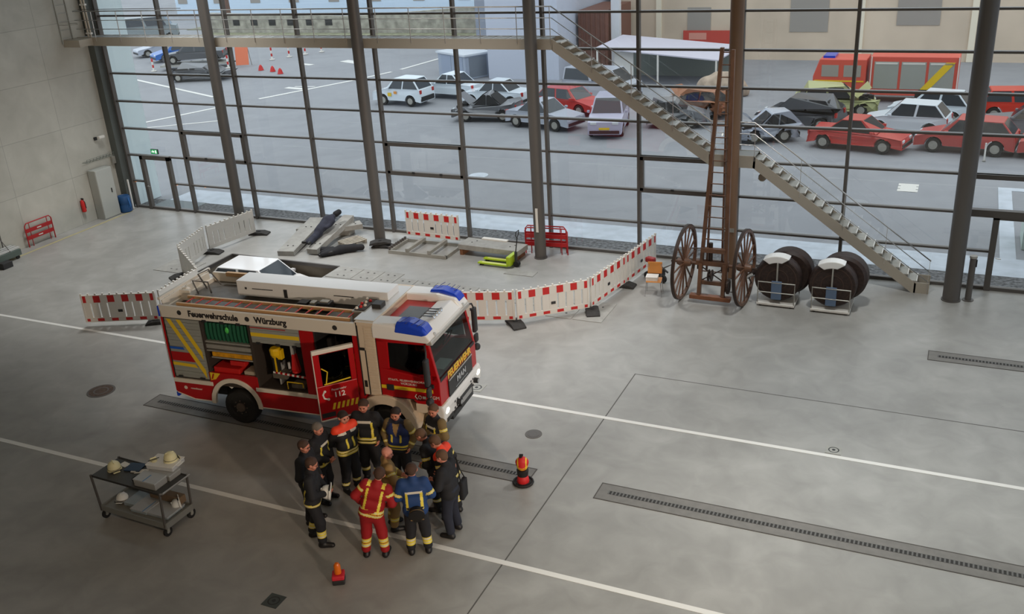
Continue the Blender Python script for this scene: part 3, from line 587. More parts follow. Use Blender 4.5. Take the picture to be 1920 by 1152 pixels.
# ================================================================== PEOPLE (smooth implicit surfaces meshed in one piece)
def isomesh(prims, h, k, clips=()):
    """prims: (ax,ay,az, bx,by,bz, ra, rb[, squash]) round cones; returns verts, quads of the smooth union"""
    P = np.array([p[:8] for p in prims], float)
    mx = max(P[:, 6].max(), P[:, 7].max())
    lo = np.minimum(P[:, :3], P[:, 3:6]).min(0)-mx-3*k-2*h; hi = np.maximum(P[:, :3], P[:, 3:6]).max(0)+mx+3*k+2*h
    n = np.ceil((hi-lo)/h).astype(int)+1
    acc = np.zeros(n)
    for p in P:
        a, b, ra, rb = p[:3], p[3:6], p[6], p[7]; mg = max(ra, rb)+7*k
        i0 = np.maximum(np.floor((np.minimum(a, b)-mg-lo)/h).astype(int), 0); i1 = np.minimum(np.ceil((np.maximum(a, b)+mg-lo)/h).astype(int)+1, n)
        gx, gy, gz = [lo[q]+h*np.arange(i0[q], i1[q]) for q in range(3)]
        X, Y, Z = gx[:, None, None]-a[0], gy[None, :, None]-a[1], gz[None, None, :]-a[2]
        d = b-a; L2 = d@d+1e-12; t = np.clip((X*d[0]+Y*d[1]+Z*d[2])/L2, 0, 1)
        dist = np.sqrt((X-t*d[0])**2+(Y-t*d[1])**2+(Z-t*d[2])**2)-(ra+(rb-ra)*t)
        acc[i0[0]:i1[0], i0[1]:i1[1], i0[2]:i1[2]] += np.exp(-dist/k)
    F = -k*np.log(acc+1e-12)
    for (nx, ny, nz, c) in clips:      # keep n.p < c
        gx, gy, gz = [lo[q]+h*np.arange(n[q]) for q in range(3)]
        F = np.maximum(F, nx*gx[:, None, None]+ny*gy[None, :, None]+nz*gz[None, None, :]-c)
    S = F < 0
    cell = np.zeros(tuple(n-1)); s8 = [S[i:n[0]-1+i, j:n[1]-1+j, l:n[2]-1+l] for i in (0, 1) for j in (0, 1) for l in (0, 1)]
    tot = sum(x.astype(int) for x in s8); C = np.argwhere((tot > 0) & (tot < 8)); idx = -np.ones(tuple(n-1), int); idx[C[:, 0], C[:, 1], C[:, 2]] = np.arange(len(C))
    V = np.zeros((len(C), 3)); cnt = np.zeros(len(C))
    for ax in range(3):
        o1, o2 = [q for q in range(3) if q != ax]
        for u in (0, 1):
            for v in (0, 1):
                A = C.copy(); A[:, o1] += u; A[:, o2] += v; B = A.copy(); B[:, ax] += 1
                fa = F[A[:, 0], A[:, 1], A[:, 2]]; fb = F[B[:, 0], B[:, 1], B[:, 2]]; mk_ = (fa < 0) != (fb < 0)
                t = np.where(mk_, fa/(fa-fb+1e-30), 0); pt_ = A.astype(float); pt_[:, ax] += t
                V[mk_] += pt_[mk_]; cnt[mk_] += 1
    V = lo+h*V/np.maximum(cnt, 1)[:, None]
    Q = []
    for ax in range(3):
        o1, o2 = [(1, 2), (2, 0), (0, 1)][ax]
        A = [slice(0, None)]*3; B = [slice(0, None)]*3; A[ax] = slice(0, -1); B[ax] = slice(1, None)
        e = np.argwhere(S[tuple(A)] != S[tuple(B)]); e = e[(e[:, o1] > 0) & (e[:, o2] > 0) & (e[:, o1] < n[o1]-1) & (e[:, o2] < n[o2]-1)]
        q = []
        for u, v in ((1, 1), (0, 1), (0, 0), (1, 0)):
            c_ = e.copy(); c_[:, o1] -= u; c_[:, o2] -= v; q.append(idx[c_[:, 0], c_[:, 1], c_[:, 2]])
        q = np.stack(q, 1); fl_ = S[e[:, 0], e[:, 1], e[:, 2]]; q[~fl_] = q[~fl_][:, ::-1]; Q.append(q)
    return V, np.concatenate(Q)
def iso(name, prims, mats, parent, h=.013, k=.02, clips=(), color=None, post=None):
    V, Q = isomesh(prims, h, k, clips)
    if post is not None: V = post(V)
    me = bpy.data.meshes.new(name); me.from_pydata(V.tolist(), [], Q.tolist())
    for q in (mats if isinstance(mats, (list, tuple)) else [mats]): me.materials.append(q)
    if color is not None:
        Cn = V[Q].mean(1); P = np.array([p[:8] for p in prims], float)
        d = P[:, 3:6]-P[:, :3]; L2 = (d*d).sum(1)+1e-12
        t = np.clip(((Cn[:, None, :]-P[None, :, :3])*d[None]).sum(2)/L2, 0, 1)
        ds = np.linalg.norm(Cn[:, None, :]-P[None, :, :3]-t[..., None]*d[None], axis=2)-(P[:, 6]+(P[:, 7]-P[:, 6])*t)
        w = ds.argmin(1); me.polygons.foreach_set('material_index', color(Cn, w, t[np.arange(len(w)), w]).astype(int))
    me.polygons.foreach_set('use_smooth', [True]*len(Q)); me.update()
    o = bpy.data.objects.new(name, me); COL.objects.link(o); o.parent = parent; return o
SKIN = mat('skin', (196, 128, 104), .55); SKIN2 = mat('skin_pink', (206, 136, 116), .55); LIP = mat('lip', (150, 76, 70), .5); EYE = mat('eye_dark', (40, 30, 28), .4)
HAIRS = {'grey': mat('grey_hair', (112, 102, 92), .8), 'brown': mat('brown_hair', (70, 48, 36), .8), 'dark': mat('dark_hair', (44, 32, 27), .8), 'light': mat('light_brown_hair', (98, 72, 52), .8)}
CL = {'black': mat('black_turnout', (27, 27, 31), .8), 'navy': mat('navy_turnout', (30, 34, 48), .8), 'blue': mat('blue_jacket', (24, 58, 108), .75), 'khaki': mat('khaki_turnout', (150, 120, 74), .8), 'red': mat('red_suit', (150, 14, 20), .75),
      'olive': mat('olive_khaki', (118, 98, 62), .8), 'yel': mat('reflective_yellow', (226, 206, 70), .5), 'sil': mat('reflective_silver', (206, 200, 186), .4), 'orange': mat('safety_orange', (240, 66, 30), .6), 'vest': mat('vest_blue', (30, 44, 92), .75), 'boot': mat('boot_black', (22, 20, 20), .5)}
def person(label, x, y, head, s=1.03, face=0, lean=0, yawh=0, nod=0, arms=((0, 0), (0, 0)), spread=.13, jacket='black', trousers='black', hair='brown', skin=SKIN, shirt_stripes=None, leg_rings=(.22,), side=0, vest=None, yoke=None, sleeve=None, bald=False, glasses=False, belly=0, cuff='yel', step=0):
    """face: heading in degrees (0 = towards +y, local +x is the person's right). arms: (elbow offset, hand position) in torso space."""
    T = thing('person', label, 'person', (x, y, 0), R(face))
    Rx = lambda a: np.array([[1, 0, 0], [0, math.cos(a), -math.sin(a)], [0, math.sin(a), math.cos(a)]])
    Ry = lambda a: np.array([[math.cos(a), 0, math.sin(a)], [0, 1, 0], [-math.sin(a), 0, math.cos(a)]])
    Rz = lambda a: np.array([[math.cos(a), -math.sin(a), 0], [math.sin(a), math.cos(a), 0], [0, 0, 1]])
    hip = np.array([0, 0, .93]); U = Rx(-R(lean)) @ Ry(R(side)); S_ = s
    up = lambda p: (hip+U @ (np.array(p, float)-hip))           # torso space -> person space
    neck = np.array([0, .0, 1.54]); HR = Rz(R(yawh)) @ Rx(-R(nod))
    hd = lambda p: up(neck+HR @ np.array(p, float))              # head space
    def pr(a, b, ra, rb=None, f=lambda q: np.array(q, float)):
        A, B = f(a)*S_, f(b)*S_; return (*A, *B, ra*S_, (ra if rb is None else rb)*S_)
    I = lambda q: np.array(q, float)
    st = [step, -step]
    hipj = [(sx*.095, 0, .92) for sx in (-1, 1)]; ank = [(sx*spread, st[i]*.5-.02, .09) for i, sx in enumerate((-1, 1))]; kn = [(sx*(spread*.5+.05), st[i]*.25+.035, .50) for i, sx in enumerate((-1, 1))]
    sh = [(sx*.195, 0, 1.44) for sx in (-1, 1)]
    el, ha = [], []
    for i, sx in enumerate((-1, 1)):
        e, hnd = arms[i]
        if e == 0: e, hnd = (sx*.27, -.03, 1.16), (sx*.29, .08, .90)
        el.append(e); ha.append(hnd)
    # ---- body, one continuous surface
    B = [pr((-.06, 0, .97), (.06, 0, .97), .11), pr((-.04, .0, 1.1), (.04, 0, 1.1), .10), pr((-.085, .01, 1.32), (.085, .01, 1.32), .105, f=up), pr((-.05, 0, 1.14), (-.07, 0, 1.35), .10, f=up), pr((.05, 0, 1.14), (.07, 0, 1.35), .10, f=up),
         pr((-.17, 0, 1.44), (.17, 0, 1.44), .062, f=up), pr((0, 0, 1.42), (0, .01, 1.58), .062, .055, f=up)]
    for i in (0, 1):
        B += [pr(hipj[i], kn[i], .092, .06), pr(kn[i], ank[i], .058, .04), pr((ank[i][0], ank[i][1]-.04, .06), (ank[i][0]*1.15, ank[i][1]+.15, .045), .042, .034)]
        B += [pr(sh[i], el[i], .052, .042, f=up), pr(el[i], ha[i], .042, .027, f=up)]
    B += [pr((0, -.012, .155), (0, .01, .15), .092, .09, f=hd), pr((0, .02, .07), (0, .045, .055), .06, .052, f=hd), pr((0, .093, .125), (0, .112, .10), .012, .015, f=hd), pr((-.09, 0, .115), (-.094, -.008, .14), .018, f=hd), pr((.09, 0, .115), (.094, -.008, .14), .018, f=hd), pr((-.03, .085, .06), (.03, .085, .06), .014, f=hd), pr((-.05, .06, .1), (.05, .06, .1), .04, f=hd), pr((-.032, .082, .152), (.032, .082, .152), .016, f=hd)]
    nb = len(B)
    for i, sx in enumerate((-1, 1)):       # hands: palm, four unequal bent fingers, thumb from the side of the palm
        e = up(el[i]); w = up(ha[i]); d = (w-e)/np.linalg.norm(w-e); inw = np.array([-sx, .3, 0.]); inw -= d*(inw@d); inw /= np.linalg.norm(inw); sd = np.cross(d, inw); sd *= (1 if sd@np.array([0, 1, .3]) > 0 else -1)
        f = I
        B += [pr(w+d*.02+sd*.018, w+d*.085+sd*.022, .02, f=f), pr(w+d*.02-sd*.018, w+d*.08-sd*.024, .019, f=f)]
        for q, (o, l) in enumerate(((.034, .036), (.012, .042), (-.011, .039), (-.033, .030))):
            a0 = w+d*.088+sd*o; a1 = a0+(d*.9+inw*.35)*l+sd*o*.22; a2 = a1+(d*.55+inw*.8)*l*.85
            B += [pr(a0, a1, .0092, .0085, f=f), pr(a1, a2, .0085, .0072, f=f)]
        t0 = w+d*.03+sd*.034; t1 = t0+(d*.6+sd*.6+inw*.4)*.042; B += [pr(t0, t1, .012, .011, f=f), pr(t1, t1+(d*.8+inw*.45)*.03, .011, .009, f=f)]
    He = lambda p: hd(p)*S_
    ex = [He((-.033, .094, .138)), He((.033, .094, .138))]; mo = [He((-.014, .1, .062)), He((.014, .1, .062))]
    def bc(Cn, w, t):
        r = np.zeros(len(Cn))
        for e in ex: r[np.linalg.norm(Cn-e, axis=1) < .017*S_] = 2
        for e in mo+[(mo[0]+mo[1])/2]: r[np.linalg.norm(Cn-e, axis=1) < .014*S_] = 1
        return r
    iso('body', B, [skin, LIP, EYE], T, h=.0105, k=.0065, color=bc)
    # ---- hair
    if not bald:
        nrm = (U @ HR @ np.array([0, .80, -.60])); c = nrm @ He((0, .04, .128))
        iso('hair', [pr((0, -.018, .162), (0, .004, .168), .1, .094, f=hd), pr((0, -.045, .10), (0, -.03, .14), .062, .08, f=hd)], HAIRS[hair], T, h=.012, k=.012, clips=[(*nrm, c)])
    if glasses:
        g_ = MB()
        for sx in (-1, 1): g_.tube([tuple(He((sx*.034+.022*math.cos(a), .112, .137+.017*math.sin(a)))) for a in [q*math.pi/4 for q in range(8)]], .0035, 5, closed=True); g_.bar(tuple(He((sx*.056, .11, .14))), tuple(He((sx*.1, .0, .14))), .005, .005)
        g_.bar(tuple(He((-.012, .113, .14))), tuple(He((.012, .113, .14))), .005, .005); g_.build('glasses', EYE, T)
    # ---- trousers
    TR = [pr((-.065, 0, .97), (.065, 0, .97), .142), pr((-.05, 0, .85), (.05, 0, .85), .12)]
    for i in (0, 1): TR += [pr(hipj[i], kn[i], .118, .094), pr(kn[i], (ank[i][0], ank[i][1], .17), .092, .082)]
    def tc(Cn, w, t):
        r = np.zeros(len(Cn)); z = Cn[:, 2]/S_
        for q in leg_rings:
            r[np.abs(z-q) < .034] = 1; r[np.abs(z-q) < .011] = 2
        return r
    iso('trousers', TR, [CL[trousers], CL['yel'], CL['sil']], T, h=.0145, k=.016, clips=[(0, 0, -1, -.12*S_), (0, 0, 1, 1.05*S_)], color=tc)
    for i in (0, 1):
        a = ank[i]; iso('boot', [pr((a[0], a[1], .22), (a[0], a[1], .08), .062, .058), pr((a[0], a[1]-.035, .055), (a[0]*1.14, a[1]+.17, .05), .055, .046)], CL['boot'], T, h=.014, k=.015, clips=[(0, 0, -1, 0.0)])
    # ---- jacket
    J = [pr((-.075, 0, .93), (.075, 0, .93), .152), pr((-.07, .01+belly, 1.1), (.07, .01+belly, 1.1), .145, f=up), pr((-.095, .01, 1.3), (.095, .01, 1.3), .138, f=up), pr((-.17, 0, 1.43), (.17, 0, 1.43), .085, f=up), pr((0, -.01, 1.47), (0, .0, 1.53), .088, .07, f=up)]
    for i in (0, 1):
        e = np.array(el[i]); w = np.array(ha[i]); w2 = e+(w-e)*.93
        J += [pr(sh[i], el[i], .084, .072, f=up), pr(el[i], w2, .07, .058, f=up)]
    Ui = U.T; J0, J1 = J, []
    sst = shirt_stripes or ()
    def jc(Cn, w, t):
        L_ = (Cn/S_-hip) @ Ui.T+hip; r = np.zeros(len(Cn)); tor = w < 5; x_, y_, z_ = L_[:, 0], L_[:, 1], L_[:, 2]
        front = y_ > 0
        if yoke: r[((z_ > 1.40)) & ((w < 5) | ((w == 5) & (t < .18)) | ((w == 7) & (t < .18)))] = 3
        if sleeve is not None: r[(w >= 5)] = 4
        for kind, *a in sst:
            if kind == 'hem':
                for z0 in a: m_ = tor & (np.abs(z_-z0) < .026); r[m_] = 1; r[tor & (np.abs(z_-z0) < .008)] = 2
            elif kind == 'chest': m_ = tor & (np.abs(z_-a[0]) < .024); r[m_] = a[1] if len(a) > 1 else 1
            elif kind == 'vert':   # vertical straps at |x| between z0 and z1 (front, back or both)
                x0, z0, z1, sd_ = a; m_ = tor & (np.abs(np.abs(x_)-x0) < .022) & (z_ > z0) & (z_ < z1) & ((front if sd_ > 0 else ~front) | (sd_ == 0)); r[m_] = 1
            elif kind == 'top':    # horizontal bar at the chest or the back joining two straps
                z0, xm, sd_ = a; m_ = tor & (np.abs(z_-z0) < .024) & (np.abs(x_) < xm) & ((front if sd_ > 0 else ~front) | (sd_ == 0)); r[m_] = 2
            elif kind == 'arm':    # ring on upper arm / forearm
                m_ = ((w == 5) | (w == 7)) if a[0] < 1 else ((w == 6) | (w == 8)); tt = a[0] % 1; r[m_ & (np.abs(t-tt) < .09)] = 1; r[m_ & (np.abs(t-tt) < .025)] = 2
            elif kind == 'shoulder':
                r[(z_ > 1.46) & (np.abs(np.abs(x_)-.13) < .03)] = 1
            elif kind == 'yokebar': r[tor & front & (np.abs(z_-1.38) < .022) & (np.abs(x_) > .05)] = 2
        return r
    jm = [CL[jacket], CL['yel'], CL['sil'], CL[yoke or 'orange'], CL[sleeve or jacket]]
    iso('jacket', J, jm, T, h=.0145, k=.018, clips=[(0, 0, -1, -.84*S_)], color=jc)
    if vest:
        Vp = [pr((-.075, 0, .98), (.075, 0, .98), .162), pr((-.07, .01, 1.1), (.07, .01, 1.1), .157, f=up), pr((-.095, .01, 1.3), (.095, .01, 1.3), .15, f=up), pr((-.10, 0, 1.42), (.10, 0, 1.42), .10, f=up)]
        def vc(Cn, w, t):
            L_ = (Cn/S_-hip) @ Ui.T+hip; r = np.zeros(len(Cn)); r[np.abs(L_[:, 2]-1.0) < .024] = 1; r[np.abs(L_[:, 2]-.93) < .02] = 1
            fr_ = L_[:, 1] > 0; r[fr_ & (np.abs(np.abs(L_[:, 0])-.09) < .02) & (L_[:, 2] > 1.1) & (L_[:, 2] < 1.26)] = 1; r[fr_ & (np.abs(L_[:, 0]) < (L_[:, 2]-1.2)*.28)] = 2; return r
        iso('vest', Vp, [CL[vest], CL['yel'], CL['khaki']], T, h=.0145, k=.014, clips=[(0, 0, -1, -.88*S_), (*(U @ np.array([0, 0, 1.])), (U @ np.array([0, 0, 1.])) @ up((0, 0, 1.475))*S_)], color=vc)
    return T, lambda p: up(p)*S_
IMG_R = 26   # heading helpers: the camera looks along heading 26 deg, image right is heading -64 deg
folded = (((-.29, .02, 1.17), (.07, .22, 1.16)), ((.29, .02, 1.17), (-.07, .24, 1.2)))
clasp = (((-.30, .0, 1.16), (-.06, .22, 1.03)), ((.30, .0, 1.16), (.06, .22, 1.03)))
pocket = (((-.32, -.05, 1.17), (-.24, .06, .96)), ((.32, -.05, 1.17), (.24, .06, .96)))
turn = ('hem', .92), ('top', 1.36, .13, 0), ('vert', .13, .92, 1.36, 0), ('arm', 1.75)
PP = {}
PP['A'] = person('person with short grey hair in black jacket with yellow trim, left in the group', 19.92, -15.33, 0, 1.01, -88, nod=14, arms=clasp, jacket='black', hair='grey', shirt_stripes=(('hem', .92), ('top', 1.34, .12, 1), ('vert', .12, .92, 1.34, 1)), leg_rings=(.25,))
PP['B'] = person('person with glasses in plain black jacket, leftmost of the group', 20.1, -16.02, 0, 1.03, -80, nod=10, jacket='black', hair='brown', glasses=True, arms=clasp, leg_rings=())
PP['C'] = person('person in black turnout coat with yellow hem holding a white helmet', 20.57, -16.53, 0, 1.04, -62, lean=3, nod=16, arms=(((-.3, .05, 1.17), (-.02, .27, 1.12)), ((.3, .05, 1.17), (.08, .27, 1.10))), jacket='black', trousers='black', hair='brown', glasses=True, shirt_stripes=(('hem', .91), ('vert', .13, .91, 1.36, -1), ('top', 1.36, .13, -1)), leg_rings=(.27, .33), spread=.17, step=-.22)
PP['D'] = person('person in black uniform with bright orange shoulder yoke and hands behind the back', 20.22, -14.84, 0, 1.04, -112, nod=8, arms=(((-.3, -.1, 1.17), (-.08, -.2, 1.0)), ((.3, -.1, 1.17), (.08, -.2, 1.0))), jacket='black', hair='dark', yoke='orange', shirt_stripes=(('hem', .93, .99), ('yokebar',), ('vert', .07, 1.06, 1.26, 1)), leg_rings=(.24,), belly=.02)
PP['E'] = person('tall person in black coat with square yellow chest piping by the open door', 20.42, -14.36, 0, 1.07, 196, nod=12, arms=pocket, jacket='black', hair='brown', shirt_stripes=(('hem', .93, 1.0), ('top', 1.36, .14, 1), ('vert', .14, 1.0, 1.36, 1)), leg_rings=(.3,))
PP['F'] = person('person in blue vest over khaki coat with arms folded in front of the cab door', 21.15, -14.33, 0, 1.03, 190, nod=12, arms=pocket, jacket='navy', trousers='black', hair='dark', vest='vest', sleeve='olive', shirt_stripes=(('arm', .6), ('arm', 1.7)), leg_rings=(.26,))
PP['G'] = person('person in olive khaki coat standing beside the lit headlamp of the fire engine', 21.80, -13.95, 0, 1.02, 160, nod=10, yawh=20, arms=folded, jacket='black', sleeve='olive', trousers='black', hair='light', shirt_stripes=(('top', 1.34, .14, 1), ('arm', .5), ('vert', .12, 1.0, 1.34, 1)), leg_rings=(.26,))
PP['H'] = person('person in black uniform bending forward, right behind the one with orange shoulders', 22.22, -14.78, 0, 1.02, 100, lean=14, nod=28, arms=clasp, jacket='black', hair='light', shirt_stripes=(('arm', .6), ('arm', 1.7)), leg_rings=(.3,))
PP['I'] = person('person in black uniform with orange shoulder yoke leaning forward at the right of the group', 22.62, -14.92, 0, 1.02, 96, lean=16, nod=26, arms=clasp, jacket='black', hair='light', yoke='orange', shirt_stripes=(('arm', .6), ('hem', .92)), leg_rings=(.3, .36), spread=.16)
PP['J'] = person('person in plain black clothes with black shoulder bag, rightmost of the group', 22.86, -15.42, 0, 1.02, 92, lean=4, nod=18, arms=(((-.29, .05, 1.18), (-.12, .3, 1.13)), ((.29, .05, 1.18), (.02, .3, 1.15))), jacket='black', trousers='navy', hair='light', skin=SKIN2, leg_rings=(), spread=.15)
PP['K'] = person('bald person in pale khaki turnout suit in the middle of the group', 21.70, -15.64, 0, 1.0, -48, nod=8, yawh=-20, arms=(((-.34, .04, 1.2), (-.12, .24, 1.08)), ((.36, .04, 1.24), (.16, .26, 1.12))), jacket='khaki', trousers='khaki', hair='light', skin=SKIN2, bald=True, shirt_stripes=(('chest', 1.30), ('arm', .45), ('arm', 1.7)), leg_rings=(.3,))
PP['L'] = person('person in red suit with yellow reflective bands seen from behind', 21.82, -16.50, 0, 1.04, 20, side=16, lean=6, nod=16, arms=(((-.33, -.02, 1.18), (-.24, .12, 1.0)), ((.33, .02, 1.18), (.25, .2, 1.02))), jacket='red', trousers='red', hair='brown', shirt_stripes=(('hem', .93, 1.0), ('vert', .13, 1.0, 1.42, -1), ('arm', .35), ('shoulder',)), leg_rings=(.27, .36), spread=.17)
PP['M'] = person('person in blue jacket with yellow back piping and black trousers seen from behind', 22.54, -16.14, 0, 1.04, 30, lean=5, nod=14, arms=(((-.3, .02, 1.17), (-.12, .2, 1.04)), ((.3, .02, 1.17), (.12, .2, 1.04))), jacket='blue', trousers='black', hair='brown', shirt_stripes=(('top', 1.3, .15, -1), ('vert', .13, .98, 1.3, -1), ('arm', .75)), leg_rings=(.26, .32), spread=.15)
# helmets and bag held by people
def helmet(label, loc, rot, mt, sz=1.0, group=None, stripe=None, name='fire_helmet'):
    T = thing(name, label, 'helmet', loc, 0, group); T.rotation_euler = rot; T.scale = (sz, sz, sz)
    q = MB(); q.lathe([(.135, -.02), (.15, -.015), (.148, .0), (.135, .03), (.13, .08), (.11, .13), (.07, .165), (.01, .178)], (0, 0, .02), 'z', 22); q.build('shell', mt, T, smooth=True)
    q = MB(); q.box(-.014, .014, -.09, .09, .15, .197); q.build('crest', mt, T, bevel=.012)
    q = MB(); q.tube([(.12*math.cos(a), .15+.02*math.sin(a)*0, .03+.0*a) for a in (0, math.pi)], .01, 5); q.lathe([(.136, 0), (.139, .0), (.139, .02), (.136, .02)], (0, 0, .03), 'z', 22); q.build('band', stripe or DARK, T)
    q = MB(); q.box(-.07, .07, .12, .19, .0, .02); q.build('peak', mt, T, bevel=.01)
    return T
LUM = mat('luminous_helmet', (224, 216, 170), .4); HW = mat('helmet_white', (228, 228, 222), .4)
def at_person(key, p, **kw):
    T, f = PP[key]; v = Matrix.Rotation(T.rotation_euler[2], 3, 'Z') @ Vector(f(p)); return Vector(T.location)+v
helmet('white helmet held against the chest by the person in black turnout coat', at_person('C', (.03, .34, 1.08)), (R(80), R(10), R(-62)), HW)
helmet('black helmet with pale band hanging at the back of the person in blue jacket', at_person('M', (.02, -.22, .9)), (R(-70), 0, R(30)), CL['boot'], stripe=CL['khaki'])
bgp = at_person('J', (.33, -.10, .82))
BG = thing('shoulder_bag', 'black shoulder bag hanging at the side of the person in plain black clothes', 'bag', bgp, R(96))
q = MB(); q.box(-.13, .13, -.05, .05, -.22, .17); q.build('bag_body', CL['black'], BG, bevel=.03)
q = MB(); q.tube([(-.10, -.0, .16), (-.10, .02, .4), (-.08, .06, .70), (.0, .04, .4), (.10, .0, .16)], .012, 6); q.build('strap', CL['boot'], BG)

# ================================================================== BARRIER PANELS
def barrier(label, p, q, red=-1, z=.0, hh=1.0, slots=True, group='plastic barrier panels around the pit'):
    """p -> q along the panel; red=-1 shows the red fields on its right-hand side, +1 on the left, 0 none"""
    dx, dy = q[0]-p[0], q[1]-p[1]; L = math.hypot(dx, dy); T = thing('fence_barrier', label, 'barrier', (p[0], p[1], z), math.atan2(dy, dx), group)
    b0 = .12; k = hh
    w = MB(); w.box(0, L, -.022, .022, .72*k, .98*k); w.box(0, L, -.022, .022, b0, .27); w.box(0, .06, -.025, .025, b0, .98*k); w.box(L-.06, L, -.025, .025, b0, .98*k)
    n = 9; ds = L/n
    for i in range(n):
        a = i*ds
        if slots and i not in (4,): w.box(a+ds*.16, a+ds*1.0, -.018, .018, .25, .74*k)
        else: w.box(a, a+ds*1.0, -.018, .018, .25, .74*k)
    w.build('panel', PLW, T, bevel=.006)
    c = MB()
    for i in range(11): x = .03+(L-.06)*i/10; c.box(x-.022, x+.022, -.03, .03, .98*k, 1.03*k)
    c.build('peg_row', PLW, T)
    if red:
        for z0, z1 in ((.745*k, .955*k), (.15, .235)):
            y0 = red*.026
            for x0, x1 in ((.028, .07), (.17, .26), (.36, .45), (.55, .64), (.74, .83), (.93, .972)):
                MB().box(L*x0, L*x1, min(0, y0), max(0, y0), z0, z1).build('red_field', PLR, T)
        MB().box(L*.47, L*.53, min(0, red*.03), max(0, red*.03), .42*k, .50*k).build('maker_plate', DARK, T)
    return T
barrier('white barrier panel with red squares, leftmost, standing beside the rear of the fire engine', (7.80, -10.17), (9.86, -9.30), -1)
barrier('pale rear side of barrier panel running back from the leftmost red and white one', (9.90, -9.22), (9.72, -7.35), 0)
barrier('barrier panel with red squares seen almost edge on at the left bend', (9.66, -7.3), (7.62, -5.86), 0)
barrier('narrow steep panel with dark red squares facing left at the bend of the pale fence', (7.55, -5.8), (7.05, -4.0), 1)
barrier('pale back side of the farthest panel of the left fence, reaching the glass front', (7.02, -3.82), (7.42, -1.75), 0, hh=.97)
barrier('red and white barrier panel half hidden behind the fire engine cab', (17.75, -6.98), (20.02, -6.22), -1, group='barrier panels right of the fire engine')
barrier('second red and white barrier panel right of the cab, before the fence bends', (20.06, -6.20), (21.70, -4.80), -1, group='barrier panels right of the fire engine')
barrier('third red and white barrier panel running toward the glass, past the bend', (21.72, -4.74), (22.08, -2.72), -1, group='barrier panels right of the fire engine')
barrier('farthest red and white barrier panel ending at the glass front', (22.09, -2.68), (22.40, -.62), -1, group='barrier panels right of the fire engine')
barrier('red and white barrier panel standing on the metal frame by the glass', (13.42, -.86), (15.58, -.98), -1, z=.14, group='single barrier panel')
RUB = mat('recycled_rubber', (52, 50, 48), .85, noise=.3, scale=9)
def foot(label, x, y, rz, group='rubber feet under the barriers', z=0):
    T = thing('rubber_weight', label, 'weight', (x, y, z), rz, group)
    m = MB(); m.prism([(-.38, 0), (.38, 0), (.36, .05), (.16, .11), (-.16, .11), (-.36, .05)], 'y', -.19, .19); m.build('rubber_block', RUB, T, bevel=.015)
    MB().box(-.05, .05, -.05, .05, .11, .125).build('socket', BLACK, T)
    return T
foot('dark rubber foot under the bend right of the fire engine cab', 20.05, -6.3, R(-45)); foot('dark rubber foot under the second bend, on the square hatch', 21.8, -4.85, R(-65)); foot('dark rubber foot halfway along the right hand fence', 22.02, -2.72, R(0))
foot('dark rubber foot at the glass end of the left fence', 7.5, -1.65, R(15)); foot('dark rubber foot under the middle of the left fence', 7.15, -3.85, R(10)); foot('dark rubber foot at the left bend beside the square hatch', 7.75, -6.1, R(60)); foot('dark rubber foot near the rear corner of the fire engine', 9.8, -9.3, R(30))
for i, (x, y, a) in enumerate(((12.85, -1.62, 8), (12.78, -1.66, 28))):
    foot(('lower' if i == 0 else 'upper')+' of two stacked rubber feet at the base of a dark column', x, y, R(a), 'stacked rubber feet at the column', z=i*.13)

# ================================================================== FLOOR FITTINGS
HOLE = mat('hole_dark', (48, 46, 44), .8)
def slab(label, x0, x1, y0, y1, group, holes=True, z=.0):
    T = thing('pit_cover_slab', label, 'slab', ((x0+x1)/2, (y0+y1)/2, z), 0, group); a, b = (x1-x0)/2-.012, (y1-y0)/2-.012
    MB().box(-a, a, -b, b, .0, .014).build('plate', SLABM, T)
    if holes:
        h = MB()
        for u in (-.12, .12):
            for v in (-b*.5, b*.5): h.cyl((u*2 if False else u, v, .0141), (u, v, .016), .035, 8)
        h.build('lifting_hole', HOLE, T)
    return T
xs = [12.47, 13.45, 14.25, 14.98]
for i in range(3): slab('concrete pit cover slab, %s in the row next to the open pit' % ('first', 'second', 'third')[i], xs[i], xs[i+1], -4.66, -3.74, 'pit cover slabs beside the open pit')
sl = slab('', 15.0, 15.7, -4.9, -4.1, 'long row of pit cover slabs'); sl['label'] = 'concrete cover slab with lifting holes in the long row behind the fence'
for i in range(1, 7): dup(sl, loc=(15.35+i*.72, -4.5, 0))
slab('large square floor hatch with lifting holes under the right hand fence', 20.6, 21.4, -5.5, -4.1, 'large hatches')
slab('large square floor hatch at the outer corner of the right hand fence', 21.42, 22.3, -5.5, -4.1, 'large hatches')
slab('square floor hatch left of the pale fence bend', 6.25, 7.65, -5.85, -4.75, 'large hatches', z=.001)
slab('small floor hatch beside the lime green pallet truck', 18.05, 19.08, -2.82, -2.36, 'small hatches', False)
def grate(label, x0, x1, y0, y1):
    T = thing('drain_channel', label, 'drain', (x0, (y0+y1)/2, 0), 0, 'long floor drain channels'); h = (y1-y0)/2; L = x1-x0
    MB().box(0, L, -h, h, .0, .006).build('cover_plate', mat('channel_plate', (122, 118, 112), .5, .15, noise=.1, scale=6), T)
    e = MB(); e.box(0, L, -h-.02, -h, 0, .009); e.box(0, L, h, h+.02, 0, .009); e.box(-.02, 0, -h-.02, h+.02, 0, .009); e.box(L, L+.02, -h-.02, h+.02, 0, .009); e.build('edge', mat('edge_dark', (74, 68, 62), .6), T)
    MB().box(.2, L-.2, -.055, .055, .006, .008).build('slot', HOLE, T)
    s_ = MB(); n = int((L-.4)/.075)
    for i in range(n): s_.box(.2+i*.075, .2+i*.075+.03, -.06, .06, .008, .012)
    s_.build('grille', mat('grille_grey', (108, 106, 102), .5, .4), T)
